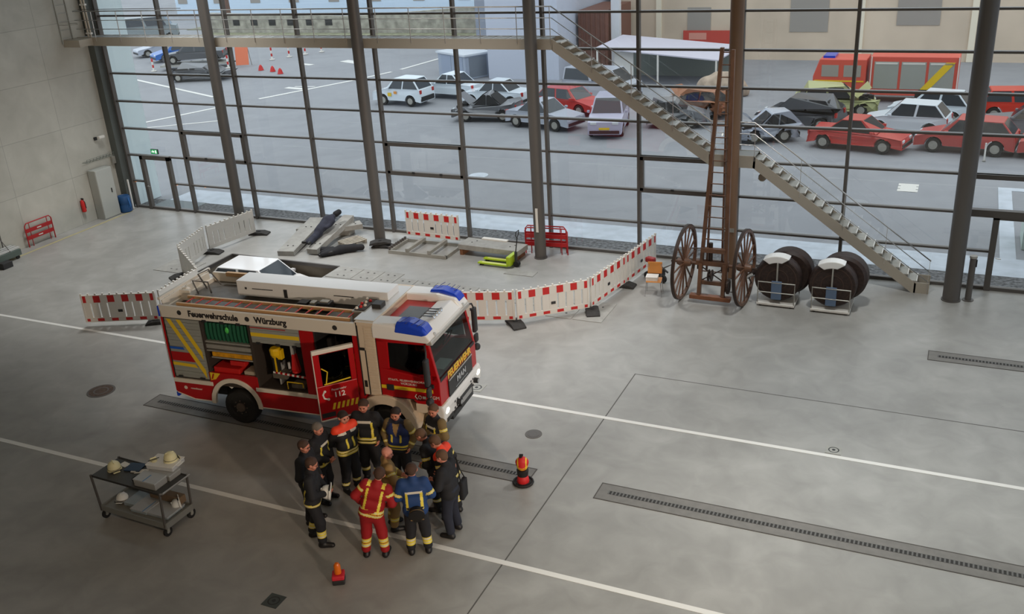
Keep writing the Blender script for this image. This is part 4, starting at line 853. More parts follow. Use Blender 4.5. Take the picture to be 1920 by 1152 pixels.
grate('long floor drain channel at the lower right', 24.96, 40, -13.43, -12.90); grate('long floor drain channel under the fire engine', 13.18, 23.48, -13.43, -12.88); grate('long floor drain channel at the far right edge', 30.66, 40, -5.17, -4.66)
def cover(label, x, y, r, m=STEEL):
    T = thing('manhole_cover', label, 'manhole cover', (x, y, 0), 0, None); MB().cyl((0,0,0), (0,0,.01), r, 30).build('rim_ring', mat('cover_rim', (96, 92, 88), .6), T); MB().cyl((0,0,.01), (0,0,.014), r-.05, 30).build('lid', m, T); MB().lathe([(r*.45, .014), (r*.5, .016), (r*.55, .014)], n=24, loop=True).build('pattern', mat('cover_rim', (96, 92, 88), .6), T)
cover('large brown round manhole cover at left on the floor', 11.52, -13.22, .35, mat('rusty_iron', (92, 74, 62), .8, noise=.3, scale=14)); cover('small round manhole cover behind the red standing warning lamp', 22.86, -11.58, .19)
def sq(label, x, y, s_, m=GALV):
    T = thing('floor_drain', label, 'drain', (x, y, 0), 0, None); MB().box(-s_, s_, -s_, s_, 0, .008).build('frame', m, T); MB().lathe([(s_*.55, .008), (s_*.6, .011), (s_*.7, .008)], n=16, loop=True).build('ring', DARK, T); MB().cyl((0,0,.008), (0,0,.012), s_*.22, 10).build('knob', DARK, T)
sq('small square floor drain on the white line at right', 29.08, -10.13, .16); sq('small square floor drain in front of the fire engine bumper', 20.66, -10.0, .19); sq('dark square floor drain at the bottom of the hall', 20.78, -18.22, .16, mat('drain_dark', (70, 76, 74), .6))

# ================================================================== CONCRETE SLABS, DUMMY, PALLETS BY THE GLASS
def cslab(label, a, b, w, t, za, zb, rz=0):
    T = thing('concrete_slab', label, 'slab', (a[0], a[1], 0), 0, 'pile of concrete slabs by the glass')
    m = MB(); m.bar((0, 0, za+t/2), (b[0]-a[0], b[1]-a[1], zb+t/2), w, t); m.build('block', SLABM, T, bevel=.01)
    d = Vector((b[0]-a[0], b[1]-a[1], zb-za)); h = MB(); sd = Vector((-d.y, d.x, 0)).normalized()
    for f in (.15, .7):
        for s_ in (-.1, .1): c = d*f+sd*s_*1.0+Vector((0, 0, za+t)); h.cyl(c, c+Vector((0, 0, .012)), .03, 8)
    h.build('lifting_hole', HOLE, T)
cslab('bottom concrete slab lying across under the others by the glass', (8.9, -1.1), (11.0, -.72), .45, .22, 0, 0)
cslab('concrete slab leaning up at the left of the pile, holes on top', (10.0, -3.38), (9.35, -.45), .62, .18, 0, .25)
cslab('concrete slab sloping up at the right of the pile beside the dark dummy', (10.88, -3.05), (10.72, -.4), .42, .2, .03, .42)
cslab('concrete slab end sticking out at the right back of the pile', (10.7, -1.0), (11.25, -.45), .5, .18, .22, .22)
NV = CL['navy']
T = thing('training_dummy', 'dark blue rescue training dummy lying on the concrete slabs', 'dummy', (10.55, -2.7, .32))
D = [((0, -.1, .05), (.02, .5, .18), .085, .1), ((.12, -.1, .05), (.1, .5, .18), .085, .1), ((.05, .55, .25), (.08, 1.15, .42), .15, .2), ((.08, 1.1, .42), (.12, 1.35, .5), .2, .12), ((-.1, 1.15, .42), (-.08, .7, .3), .07, .06), ((.27, 1.15, .42), (.27, .75, .32), .07, .06)]
iso('body', [(*a, *b, r0, r1) for a, b, r0, r1 in D], mat('dummy_cloth', (46, 48, 62), .85, noise=.3, scale=6), T, h=.02, k=.03)
iso('hood', [(.14, 1.55, .56, .19, 1.68, .6, .11, .1)], CL['black'], T, h=.018, k=.02)
iso('boot', [(.0, -.12, .05, -.12, -.2, .06, .07, .05)], CL['boot'], T, h=.016, k=.02); iso('boot', [(.12, -.12, .05, .18, -.28, .07, .07, .05)], CL['boot'], T, h=.016, k=.02)
T = thing('training_dummy', 'second dark training dummy lying flat on the floor beside the wooden pallet', 'dummy', (11.25, -2.95, .02))
D = [((0, 0, .08), (.5, .35, .1), .09, .13), ((0.1, -.2, .08), (.5, .3, .1), .08, .13), ((.5, .35, .12), (.85, .62, .12), .15, .14), ((.85, .62, .12), (1.1, .75, .12), .1, .11), ((-.5, .1, .1), (.2, .3, .1), .09, .11)]
iso('body', [(*a, *b, r0, r1) for a, b, r0, r1 in D], CL['black'], T, h=.02, k=.03, clips=[(0, 0, -1, 0)])
iso('sleeve', [(.35, .05, .1, .05, -.25, .07, .08, .06)], CL['boot'], T, h=.018, k=.02, clips=[(0, 0, -1, 0)])
WOOD = mat('grey_wood', (172, 164, 150), .8, noise=.2, scale=6); BRW = mat('brown_wood', (128, 84, 54), .55, noise=.3, scale=5)
T = thing('wooden_pallet', 'small weathered wooden pallet lying beside the concrete slab pile', 'pallet', (11.6, -1.63, 0), R(66))
for i in range(5): MB().box(-.42, .42, -.32+i*.14, -.32+i*.14+.08, .12, .14).build('board', WOOD, T)
for x in (-.4, -.05, .32): MB().box(x, x+.08, -.32, .32, .0, .12).build('runner', WOOD, T)
T = thing('metal_rack_frame', 'flat galvanised frame with two cross channels under the single barrier panel', 'frame', (14.5, -1.55, 0))
f = MB(); f.box(-1.1, 1.15, -.62, -.54, .0, .12); f.box(-1.1, 1.15, .62, .70, .0, .12); f.box(-1.1, -1.02, -.6, .68, 0, .12); f.box(1.07, 1.15, -.6, .68, 0, .12); f.build('frame', GALV, T, bevel=.005)
for x in (-.35, .5): MB().box(x-.06, x+.06, -.62, .62, .13, .24).build('cross_channel', GALV, T)
f = MB()
for i in range(8): f.box(-1.12, -1.06, -.55+i*.15, -.55+i*.15+.08, .12, .22)
f.build('toothed_edge', STEEL, T)
T = thing('concrete_slab', 'wide grey slab resting on short wooden supports by the pallet truck', 'slab', (17.0, -1.3, 0), R(-3))
MB().box(-1.15, 1.12, -.38, .36, .2, .38).build('block', SLABM, T, bevel=.01)
h = MB()
for x in (-.75, .7):
    for y in (-.05, .12): h.cyl((x+y*.6, y, .38), (x+y*.6, y, .386), .03, 8)
h.build('lifting_hole', HOLE, T)
for x in (-1.1, .9): MB().box(x, x+.12, -.36, .34, 0, .2).build('support', BRW, T)
MB().box(-.6, .35, .3, .46, .38, .42).build('white_board', PLW, T)
LIME = mat('lime_green', (170, 196, 30), .4)
T = thing('pallet_truck', 'lime green hand pallet truck with black handle', 'pallet truck', (18.0, -2.1, 0), R(178))
for y in (-.2, .2):
    m = MB(); m.box(-.02, 1.08, y-.08, y+.08, .06, .11); m.build('fork', LIME, T, bevel=.01); MB().box(.9, 1.02, y-.04, y+.04, .0, .07).build('roller', BLACK, T)
    MB().box(.05, .95, y-.05, y+.05, .111, .114).build('fork_top', mat('fork_yellow_green', (214, 218, 120), .35), T)
m = MB(); m.box(-.12, .03, -.28, .28, .08, .40); m.build('chassis', LIME, T, bevel=.02)
m = MB(); m.cyl((-.22, -.07, .1), (-.22, .07, .1), .1, 16); m.build('steering_wheel', BLACK, T, smooth=True); MB().cyl((-.2, 0, .15), (-.2, 0, .5), .05, 10).build('pump', DARK, T)
m = MB(); m.tube([(-.2, 0, .5), (-.28, 0, 1.0)], .018, 8); m.tube([(-.28, 0, 1.0), (-.28, -.1, 1.08), (-.3, -.1, 1.22), (-.3, .1, 1.22), (-.28, .1, 1.08), (-.28, 0, 1.0)], .014, 6); m.build('handle', BLACK, T)
# red tube hurdles
def hurdle(label, p, q, group=None, plates=True):
    dx, dy = q[0]-p[0], q[1]-p[1]; L = math.hypot(dx, dy); T = thing('tube_hurdle', label, 'barrier', (*p, 0), math.atan2(dy, dx), group)
    m = MB(); m.tube([(0, 0, 0), (0, 0, .8), (.08, 0, .9), (L-.08, 0, .9), (L, 0, .8), (L, 0, 0)], .022, 8); m.tube([(.2, 0, .9), (.2, 0, .0)], .016, 6) ; m.tube([(L-.2, 0, .9), (L-.2, 0, .0)], .016, 6); m.build('tube_frame', mat('red_lacquer', (172, 26, 30), .4), T, smooth=True)
    for z in (.62, .34):
        MB().box(.02, L-.02, -.012, .012, z-.07, z+.07).build('rail_board', MATS['red_lacquer'], T)
        if plates: MB().box(L*.42, L*.58, -.016, -.012, z-.02, z+.02).build('white_plate', PLW, T)
    return T
hurdle('red tube hurdle leaning at the concrete wall between shelf and extinguisher', (-.30, -5.3), (-.30, -4.1)).rotation_euler = (0, 0, R(90))
hurdle('front red tube hurdle beside the taped dark column', (17.98, -.82), (19.42, -.66), 'red hurdles by the column', False); hurdle('rear red tube hurdle standing behind the other beside the taped column', (17.9, -.62), (19.3, -.46), 'red hurdles by the column', False)

# ================================================================== WHITE CAR IN THE PIT + GENERIC CARS
TYRE = BLACK
def car(label, x, y, rz, L=3.9, Wd=1.66, H=1.45, paint=WHITE, kind='hatch', z=0, group=None, crash=0, hood_up=False, seed=1, name='car', flip=False):
    T = thing(name, label, 'car', (x, y, z), rz, group); T.rotation_euler = (R(180) if flip else 0, 0, rz); h = L/2; w = Wd/2
    rng = np.random.RandomState(seed)
    belt = H*.60; r = .31
    xa = h-.80; xb = -h+.72
    ar = lambda c: [(c+.37*math.cos(a), r+.37*math.sin(a)) for a in [math.pi*(1-i/8) for i in range(9)]]
    if kind == 'hatch': top = [(h, .52), (h-.05, belt-.20), (h-.95, belt), (-h+.05, belt+.03), (-h, .5)]; roof = [(h-1.0, belt), (h-1.62, H), (-h+.55, H-.02), (-h+.08, belt+.02)]
    elif kind == 'sedan': top = [(h, .52), (h-.05, belt-.16), (h-1.15, belt), (-h+.85, belt+.02), (-h+.06, belt-.02), (-h, .5)]; roof = [(h-1.15, belt), (h-1.8, H), (-h+1.45, H-.02), (-h+.80, belt)]
    else: top = [(h, .55), (h-.04, belt-.05), (h-.55, belt+.05), (-h+.03, belt+.05), (-h, .5)]; roof = [(h-.5, belt+.03), (h-1.15, H), (-h+.12, H), (-h+.04, belt+.03)]
    prof = [(h, .24)]+top+[(-h, .24)]+ar(xb)+ar(xa)
    def lift(u, v, s_):    # tumble of the flanks
        k = 1-.05*max(0, (abs(u)-h*.6)/(h*.4)); return (u, s_*w*k*(1-.03*max(0, v-.6)), v)
    m = MB(); n = len(prof); ins = [(u*.985, v) for u, v in prof]
    m.loft([[lift(u, v, -.96) for u, v in ins], [lift(u, v, -1) for u, v in prof], [lift(u, v, 1) for u, v in prof], [lift(u, v, .96) for u, v in ins]])
    # cabin shell
    wr_, wb = w*.76, w*.93
    vs = []; 
    for s_ in (-1, 1):
        for i, (u, v) in enumerate(roof): vs.append((u, s_*(wr_ if i in (1, 2) else wb), v))
    cab_ = MB().add(vs, [(0, 1, 2, 3), (7, 6, 5, 4), (0, 4, 5, 1), (1, 5, 6, 2), (2, 6, 7, 3)])
    m.v += []; o = len(m.v); m.v += cab_.v; m.f += [tuple(i+o for i in f) for f in cab_.f]; m.mi += [0]*5
    if crash:
        m.v = [tuple(np.array(p)+rng.normal(0, crash*(.35+.65*abs(p[0])/h), 3)*np.array([1, .7, .8])*(1 if p[2] > .3 else .3)) for p in m.v]
    body = m.build('body', paint, T, bevel=.035 if not crash else .02)
    # windows: inset panes standing just proud of the shell
    gm = mat('window_dark', (52, 58, 64), .12) if not crash else mat('window_hole', (26, 26, 28), .7)
    V = lambda i, s_: np.array(vs[i+(4 if s_ > 0 else 0)])
    def pane(a, b, c, d, nm, f=.1, off=.012):
        P_ = np.array([a, b, c, d]); ce = P_.mean(0); P_ = ce+(P_-ce)*(1-f); nn = np.cross(P_[1]-P_[0], P_[2]-P_[0]); nn /= np.linalg.norm(nn)
        if nn @ (ce-np.array([0, 0, belt])) < 0: nn = -nn
        MB().add([tuple(p+nn*off) for p in P_]+[tuple(p-nn*.01) for p in P_], [(0,1,2,3),(7,6,5,4),(0,4,5,1),(1,5,6,2),(2,6,7,3),(3,7,4,0)]).build(nm, gm, T)
    pane(V(0, -1), V(0, 1), V(1, 1), V(1, -1), 'windscreen'); pane(V(3, -1), V(3, 1), V(2, 1), V(2, -1), 'rear_window', .14)
    for s_ in (-1, 1):
        a, b, c, d = V(0, s_), V(1, s_), V(2, s_), V(3, s_); mb_, mt_ = a*.5+d*.5, b*.5+c*.5
        pane(a*.93+d*.07, b*.97+c*.03, mt_, mb_, 'side_window', .09); pane(mb_, mt_, c, d, 'side_window', .12)
    for cx in (xa, xb):
        for s_ in (-1, 1):
            q = MB(); q.lathe([(r*.55, -.09), (r*.95, -.09), (r, -.06), (r, .06), (r*.95, .09), (r*.55, .09)], (cx, s_*(w-.1), r), 'y', 16); t = q.build('wheel', TYRE, T, smooth=True)
            q = MB(); q.lathe([(r*.6, s_*.092), (r*.5, s_*.08), (r*.15, s_*.095), (.01, s_*.095)], (cx, s_*(w-.1), r), 'y', 12); q.build('hubcap', GALV, t)
    for s_ in (-1, 1):
        MB().box(h-.10, h-.01, s_*w*.62-.15, s_*w*.62+.15, belt-.32, belt-.19).build('headlamp', mat('lamp_clear', (214, 222, 226), .15), T, bevel=.02)
        MB().box(-h, -h+.10, s_*w*.78-.1, s_*w*.78+.1, belt-.22, belt+.0).build('tail_lamp', mat('lamp_red', (176, 40, 34), .25), T, bevel=.02)
        MB().box(h-1.35, h-1.2, s_*(w+.02), s_*(w+.14), belt+.02, belt+.13).build('mirror', paint, T, bevel=.02)
    MB().box(h-.03, h+.02, -w*.85, w*.85, .28, .44).build('bumper', DARK, T, bevel=.02); MB().box(-h-.02, -h+.03, -w*.85, w*.85, .28, .44).build('bumper', DARK, T, bevel=.02)
    if hood_up:
        MB().add([(h-1.0, -w*.8, belt+.02), (h-1.0, w*.8, belt+.05), (h-.45, w*.82, belt+.62), (h-.35, -w*.78, belt+.52), (h-1.02, -w*.8, belt), (h-1.02, w*.8, belt+.03), (h-.47, w*.82, belt+.6), (h-.37, -w*.78, belt+.5)], [(0,1,2,3),(7,6,5,4),(0,4,5,1),(1,5,6,2),(2,6,7,3),(3,7,4,0)]).build('bonnet', paint, T, bevel=.01)
        e = MB()
        for i in range(9): c = rng.uniform(-1, 1, 3); e.box(h-.85+c[0]*.1+i*.05, h-.6+c[0]*.1+i*.05, c[1]*.5-.1, c[1]*.5+.12, belt-.25, belt-.02+.1*c[2])
        e.build('engine', mat('engine_dark', (50, 50, 52), .6, .3), T)
    return T
car('white car standing down in the open pit with window reflections on its roof', 9.95, -4.66, R(2), L=3.8, Wd=1.55, H=1.38, paint=mat('car_white_gloss', (232, 232, 232), .12), kind='hatch', z=-1.2)

# ================================================================== WALL SIDE
T = thing('metal_cabinet', 'tall light grey metal cabinet standing against the concrete wall', 'cabinet', (-.44, -1.87, 0))
MB().box(.02, .5-.08, 0, .84, .0, 2.0).build('carcass', mat('cabinet_grey', (168, 170, 164), .5), T, bevel=.01)
dd = MB().box(.42, .44, .015, .825, .03, 1.98).build('cabinet_door', mat('cabinet_door', (176, 178, 172), .5), T, bevel=.005); MB().box(.44, .465, .60, .64, .98, 1.16).build('handle', DARK, dd)
T = thing('wire_tray', 'wire cable tray with netting above the grey cabinet on the wall', 'cable tray', (-.44, -2.0, 2.35))
m = MB()
for i in range(9): m.tube([(.02, i*.17, .0), (.3, i*.17, .0), (.3, i*.17, .12)], .008, 5)
for z, x in ((0, .05), (0, .17), (0, .3), (.12, .3)): m.bar((x, 0, z), (x, 1.4, z), .012, .012)
m.build('wire_mesh', mat('tray_green_grey', (110, 116, 106), .6, .3), T)
T = thing('fire_extinguisher', 'red fire extinguisher on the concrete wall left of the grey cabinet', 'extinguisher', (-.36, -2.47, .5))
MB().lathe([(.06, 0), (.085, .02), (.085, .40), (.06, .47), (.025, .5)], n=18).build('cylinder', PLR, T, smooth=True); MB().box(-.03, .08, -.02, .02, .5, .56).tube([(.03, .0, .5), (.1, .03, .4), (.1, .04, .15)], .012, 6).build('valve_and_hose', BLACK, T); MB().box(-.085, -.06, -.05, .05, .1, .45).build('wall_bracket', DARK, T)
T = thing('plastic_barrel', 'blue plastic barrel in the corner beside the grey cabinet', 'barrel', (-.02, -.72, 0))
MB().lathe([(.2, 0), (.24, .03), (.25, .3), (.24, .33), (.25, .36), (.25, .62), (.22, .68), (.2, .66)], n=24).build('barrel_body', mat('barrel_blue', (34, 78, 126), .45), T, smooth=True); MB().tube([(.25, -.02, .2), (.3, -.02, .3), (.25, -.02, .62)], .025, 6).build('blue_strap', mat('strap_blue', (60, 120, 190), .5), T)
T = thing('bin_bag', 'dark bin bag standing between the grey cabinet and the blue barrel', 'bag', (-.26, -.82, 0)); MB().ball((0, 0, .3), .14, 10, sc=(.9, 1, 2.1)).build('sack', BLACK, T, smooth=True)
T = thing('wooden_post', 'thin pale post leaning in the corner at the glass front', 'post', (.03, -.38, 0)); MB().bar((0, 0, 0), (-.03, .03, 1.25), .05, .05).build('shaft', WHITE, T); MB().box(-.05, .05, -.05, .05, 0, .03).build('shoe', GALV, T)
T = thing('wall_floodlight', 'small grey floodlight fixed on the concrete wall above the cabinet', 'lamp', (-.44, -.95, 3.15)); MB().box(0, .12, -.02, .02, -.02, .02).build('arm', GALV, T); MB().box(.1, .24, -.14, .14, -.05, .05).build('lamp_head', PLW, T, bevel=.015); MB().box(.0, .06, -.22, -.1, -.1, .02).build('junction_box', DARK, T)
T = thing('wall_socket_box', 'small grey box on the wall near the glass corner', 'socket box', (-.44, -.5, 1.95)); MB().box(0, .12, -.08, .08, 0, .3).build('box_shell', GALV, T, bevel=.01)
# low rack at the left edge
T = thing('wire_rack_trolley', 'low metal rack with steel profiles at the left edge by the wall', 'trolley', (.1, -6.9, 0))
m = MB(); m.box(-.45, .3, -.8, .7, .12, .34); m.build('tray', mat('rack_green_grey', (92, 104, 98), .6, .3), T, bevel=.01)
for x in (-.2, .0, .18): MB().bar((x, -.8, .38), (x, .72, .38), .1, .06).build('steel_profile', ALU, T)
for y in (-.7, .55):
    for x in (-.38, .24): MB().cyl((x-.03, y, .07), (x+.03, y, .07), .07, 12).build('castor', BLACK, T)
m = MB(); m.tube([(-.42, -.7, .34), (-.42, -.7, 1.15), (-.42, .55, 1.15), (-.42, .55, .34)], .02, 6); m.tube([(.26, .3, .34), (-.4, .3, 1.1)], .014, 6); m.build('frame_tube', STEEL, T)
for i in range(5): MB().bar((-.42, -.6+i*.25, .4), (-.42, -.6+i*.25, 1.15), .012, .012).build('wire', STEEL, T)
T = thing('storage_bin', 'black bin on the floor under the rack at the left edge', 'bin', (.75, -7.2, 0)); MB().box(-.14, .14, -.2, .2, 0, .22).build('bin_body', DARK, T, bevel=.02)
# caged wall ladder
T = thing('wall_ladder', 'galvanised ladder with safety hoops climbing the concrete wall above the walkway', 'ladder', (-.44, -1.25, 6.95))
for y in (-.45, .05): MB().bar((.16, y, -.1), (.16, y, 5.2), .03, .06).build('rail', GALV, T)
for i in range(17): MB().cyl((.16, -.45, .1+i*.3), (.16, .05, .1+i*.3), .014, 6).build('rung', GALV, T)
for i in range(4): MB().tube([(.16, -.45, .6+i*1.0), (.5, -.5, .6+i*1.0), (.85, -.2, .6+i*1.0), (.5, .1, .6+i*1.0), (.16, .05, .6+i*1.0)], .012, 6).build('safety_hoop', GALV, T)
T = thing('downpipe', 'twin pale vertical pipes with clamps at the wall end of the walkway', 'pipe', (.1, -.78, 7.0)); MB().cyl((0, 0, 0), (0, 0, 7), .035, 10).cyl((.14, .0, 0), (.14, .0, 7), .035, 10).build('pipe', mat('pipe_beige', (186, 176, 160), .5), T)
for z in (.1, 1.15, 2.2): MB().box(-.06, .2, -.05, .05, z, z+.06).build('clamp', WHITE, T)

# ================================================================== WALKWAY AND STAIRS
WK = thing('walkway', 'long pale steel walkway high up along the glass front', 'walkway', (0, 0, 0))
ZW, YO, YI = 7.0, -.88, -.22
for nm_, y in (('outer_stringer', YO), ('inner_stringer', YI)):
    MB().box(-.4, 19.25, y-.012, y+.012, 6.68, 7.0).box(-.4, 19.25, y, y+.06*(1 if y == YO else -1), 6.68, 6.70).build(nm_, STAIRM, WK)
MB().box(-.42, .4, -1.55, -.9, 6.72, 6.98).build('wall_bracket', STAIRM, WK)
g = MB()
for i in range(39): g.box(-.35+i*.5, -.35+i*.5+.46, YO+.02, YI-.02, 6.955, 6.985)
g.build('grating', mat('grating_grey', (150, 150, 146), .6, .4), WK)
for i in range(39): MB().bar((-.3+i*.5, YO+.03, 6.992), (-.3+i*.5+.1, YI-.05, 6.992), .03, .012).build('grating_joint', RAILM, WK)
def rail_set(parent, pts, y, posts, hts=(.95, .62, .3)):
    for h in hts:
        MB().tube([(px, y, pz+h) for px, pz in pts], .02 if h > .9 else .013, 8).build('handrail' if h > .9 else 'rail', RAILM, parent, smooth='all')
    for px, pz in posts: MB().bar((px, y, pz-.15), (px, y, pz+.95), .035, .012).build('rail_post', RAILM, parent)
rail_set(WK, [(-.3, ZW), (19.25, ZW)], YO-.02, [(.6+i*1.25, ZW) for i in range(15)]+[(19.2, ZW)])
MB().tube([(.0, YO-.02, ZW+1.02), (5.0, YO-.02, ZW+1.02)], .012, 6).build('cable', STEEL, WK)
ST = thing('steel_staircase', 'pale steel staircase with two flights and a landing in front of the glass', 'staircase', (0, 0, 0))
def flight(x0, z0, x1, z1, n):
    for nm_, y in (('outer_stringer', YO), ('inner_stringer', YI)):
        MB().prism([(x0, z0), (x1, z1), (x1, z1-.36), (x0-.02, z0-.34)], 'y', y-.012, y+.012).build(nm_, STAIRM, ST)
    for i in range(n):
        f = (i+.5)/n; x, z = x0+(x1-x0)*f, z0+(z1-z0)*f
        MB().box(x-.13, x+.13, YO+.015, YI-.015, z-.05, z-.01).build('tread', GALV, ST)
        MB().box(x+.12, x+.145, YO+.015, YI-.015, z-.045, z-.004).build('tread_nosing', WHITE, ST)
flight(19.25, 7.0, 24.15, 3.72, 18); flight(25.4, 3.72, 30.1, .28, 19)
for nm_, y in (('outer_stringer', YO), ('inner_stringer', YI)):
    MB().box(24.1, 25.45, y-.012, y+.012, 3.36, 3.72).build(nm_, STAIRM, ST); MB().prism([(30.05, .32), (30.45, .32), (30.45, .0), (30.05, -.0)], 'y', y-.012, y+.012).build(nm_, STAIRM, ST)
MB().box(24.12, 25.43, YO+.02, YI-.02, 3.68, 3.71).build('landing', MATS['grating_grey'], ST)
rail_set(ST, [(19.25, 7.0), (24.15, 3.75), (25.4, 3.75), (30.42, .05)], YO-.02, [(20.5, 6.17), (21.73, 5.35), (23.0, 4.5), (24.15, 3.72), (25.42, 3.72), (26.75, 2.75), (28.0, 1.85), (29.2, .95), (30.4, .1)])
T = thing('ceiling_loudspeaker', 'small pale loudspeaker hanging under the stair landing', 'loudspeaker', (25.62, -.6, 3.1)); MB().cyl((0, 0, 0), (0, 0, .3), .02, 6).build('stem', GALV, T); MB().lathe([(.05, .05), (.11, -.02), (.12, -.12), (.06, -.18)], n=14).build('horn', mat('speaker_beige', (160, 150, 134), .5), T, smooth=True)
T = thing('entrance_bollard', 'dark round access bollard with pale cap beside the thick column at right', 'bollard', (31.47, -1.02, 0)); MB().cyl((0,0,0), (0,0,1.25), .085, 18).build('bollard_post', STEEL, T, smooth=True); MB().cyl((0,0,1.25), (0,0,1.31), .1, 18).build('cap', GALV, T, smooth=True); MB().cyl((0,0,0), (0,0,.02), .15, 18).build('foot_plate', STEEL, T); MB().box(.07, .11, -.04, .04, 1.0, 1.2).build('reader', DARK, T)

# ================================================================== ANTIQUE LADDER CART
OW = mat('old_varnished_wood', (104, 72, 52), .45, noise=.25, scale=4); IR = mat('dark_old_iron', (58, 46, 40), .5, .4)
LC = thing('antique_ladder_cart', 'antique wooden fire ladder cart with two large spoked wheels and upright ladder', 'ladder cart', (24.83, -3.05, 0))
for x, s_ in ((-.86, -1), (.86, 1)):
    w_ = bpy.data.objects.new('wheel', None); COL.objects.link(w_); w_.parent = LC; w_.location = (x, .0, 1.1); w_.rotation_euler = (0, R(2) if s_ < 0 else R(-2), R(-3 if s_ < 0 else -4))
    MB().lathe([(1.0, -.04), (1.08, -.045), (1.08, .045), (1.0, .04)], axis='x', n=48, loop=True).lathe([(1.08, -.04), (1.10, -.04), (1.10, .04), (1.08, .04)], axis='x', n=48, m=1, loop=True).build('wheel_rim', [OW, IR], w_, smooth=True)
    MB().lathe([(.03, -.22), (.09, -.2), (.13, -.06), (.13, .06), (.09, .2), (.03, .22)], axis='x', n=16).build('hub', OW, w_, smooth=True)
    for i in range(16):
        a = i*math.pi/8; MB().tube([(0, .1*math.cos(a), .1*math.sin(a)), (0, 1.03*math.cos(a), 1.03*math.sin(a))], .03, 6, rr=[.034, .024]).build('spoke', OW, w_)
    for i, (p, q) in enumerate([((-.7, 1.0), 0)]): MB().cyl((s_*.1, 0, 0), (s_*.38, 0, -.02), .035, 8).build('axle_cap', IR, w_)
MB().cyl((-.85, 0, 1.1), (.85, 0, 1.1), .05, 10).box(-.5, .42, -.08, .08, 1.08, 1.22).build('axle', OW, LC)
for nm_, xb, xt in (('ladder_rail', -.40, .03), ('ladder_rail', .36, .32)):
    MB().bar((xb, -.05, .35), (xt, .15, 7.1 if xb < 0 else 7.05), .09, .13, upv=(0, 1, 0)).build(nm_, OW, LC)
MB().bar((-.22, .06, .9), (-.09, .16, 6.0), .05, .08, upv=(0, 1, 0)).build('inner_ladder_rail', OW, LC); MB().bar((.22, .06, .9), (.18, .16, 6.0), .05, .08, upv=(0, 1, 0)).build('inner_ladder_rail', OW, LC)
for i in range(20):
    z = .9+i*.32; f = (z-.35)/6.75; MB().cyl((-.40+.43*f, -.05+.2*f, z), (.36-.04*f, -.05+.2*f, z), .018, 6).build('ladder_rung', OW, LC)
MB().box(-.62, .55, -.32, -.12, .12, .24).build('base_beam', mat('base_wood', (132, 84, 56), .5, noise=.2, scale=4), LC, bevel=.01)
for x in (-.36, .32): MB().bar((x, -.22, .24), (x, -.05, 1.15), .1, .14, upv=(0, 1, 0)).build('side_post', OW, LC)
MB().box(-.3, .3, -.2, -.1, .55, .66).build('cross_beam', OW, LC); MB().box(-.34, .34, -.15, .0, 1.5, 1.62).build('cross_beam', OW, LC)
m = MB(); m.bar((-.3, -.12, .66), (.3, -.12, 1.05), .02, .03); m.bar((.3, -.12, .66), (-.3, -.12, 1.05), .02, .03); m.build('cross_brace', IR, LC)
MB().lathe([(.03, -.06), (.17, -.06), (.17, -.03), (.06, -.03), (.06, .03), (.17, .03), (.17, .06), (.03, .06)], (-.05, -.2, .85), 'x', 18).build('winch_drum', IR, LC); MB().tube([(.4, -.2, .7), (.52, -.24, .75), (.52, -.3, .45), (.62, -.3, .45)], .018, 6).build('crank', IR, LC)
MB().lathe([(.02, -.03), (.22, -.03), (.22, .03), (.02, .03)], (.46, -.16, .55), 'x', 18).build('gear_wheel', IR, LC)
MB().cyl((-.62, -.2, 1.62), (-.2, -.1, 1.62), .015, 6).cyl((-.1, 0, 1.2), (-.1, 0, 1.75), .06, 8).build('lever', IR, LC)
for x in (.42, .62, -.45, -.58): MB().bar((x, -.05, .95), (x, -.05, 1.1), .03, .04).build('axle_bolt', IR, LC)

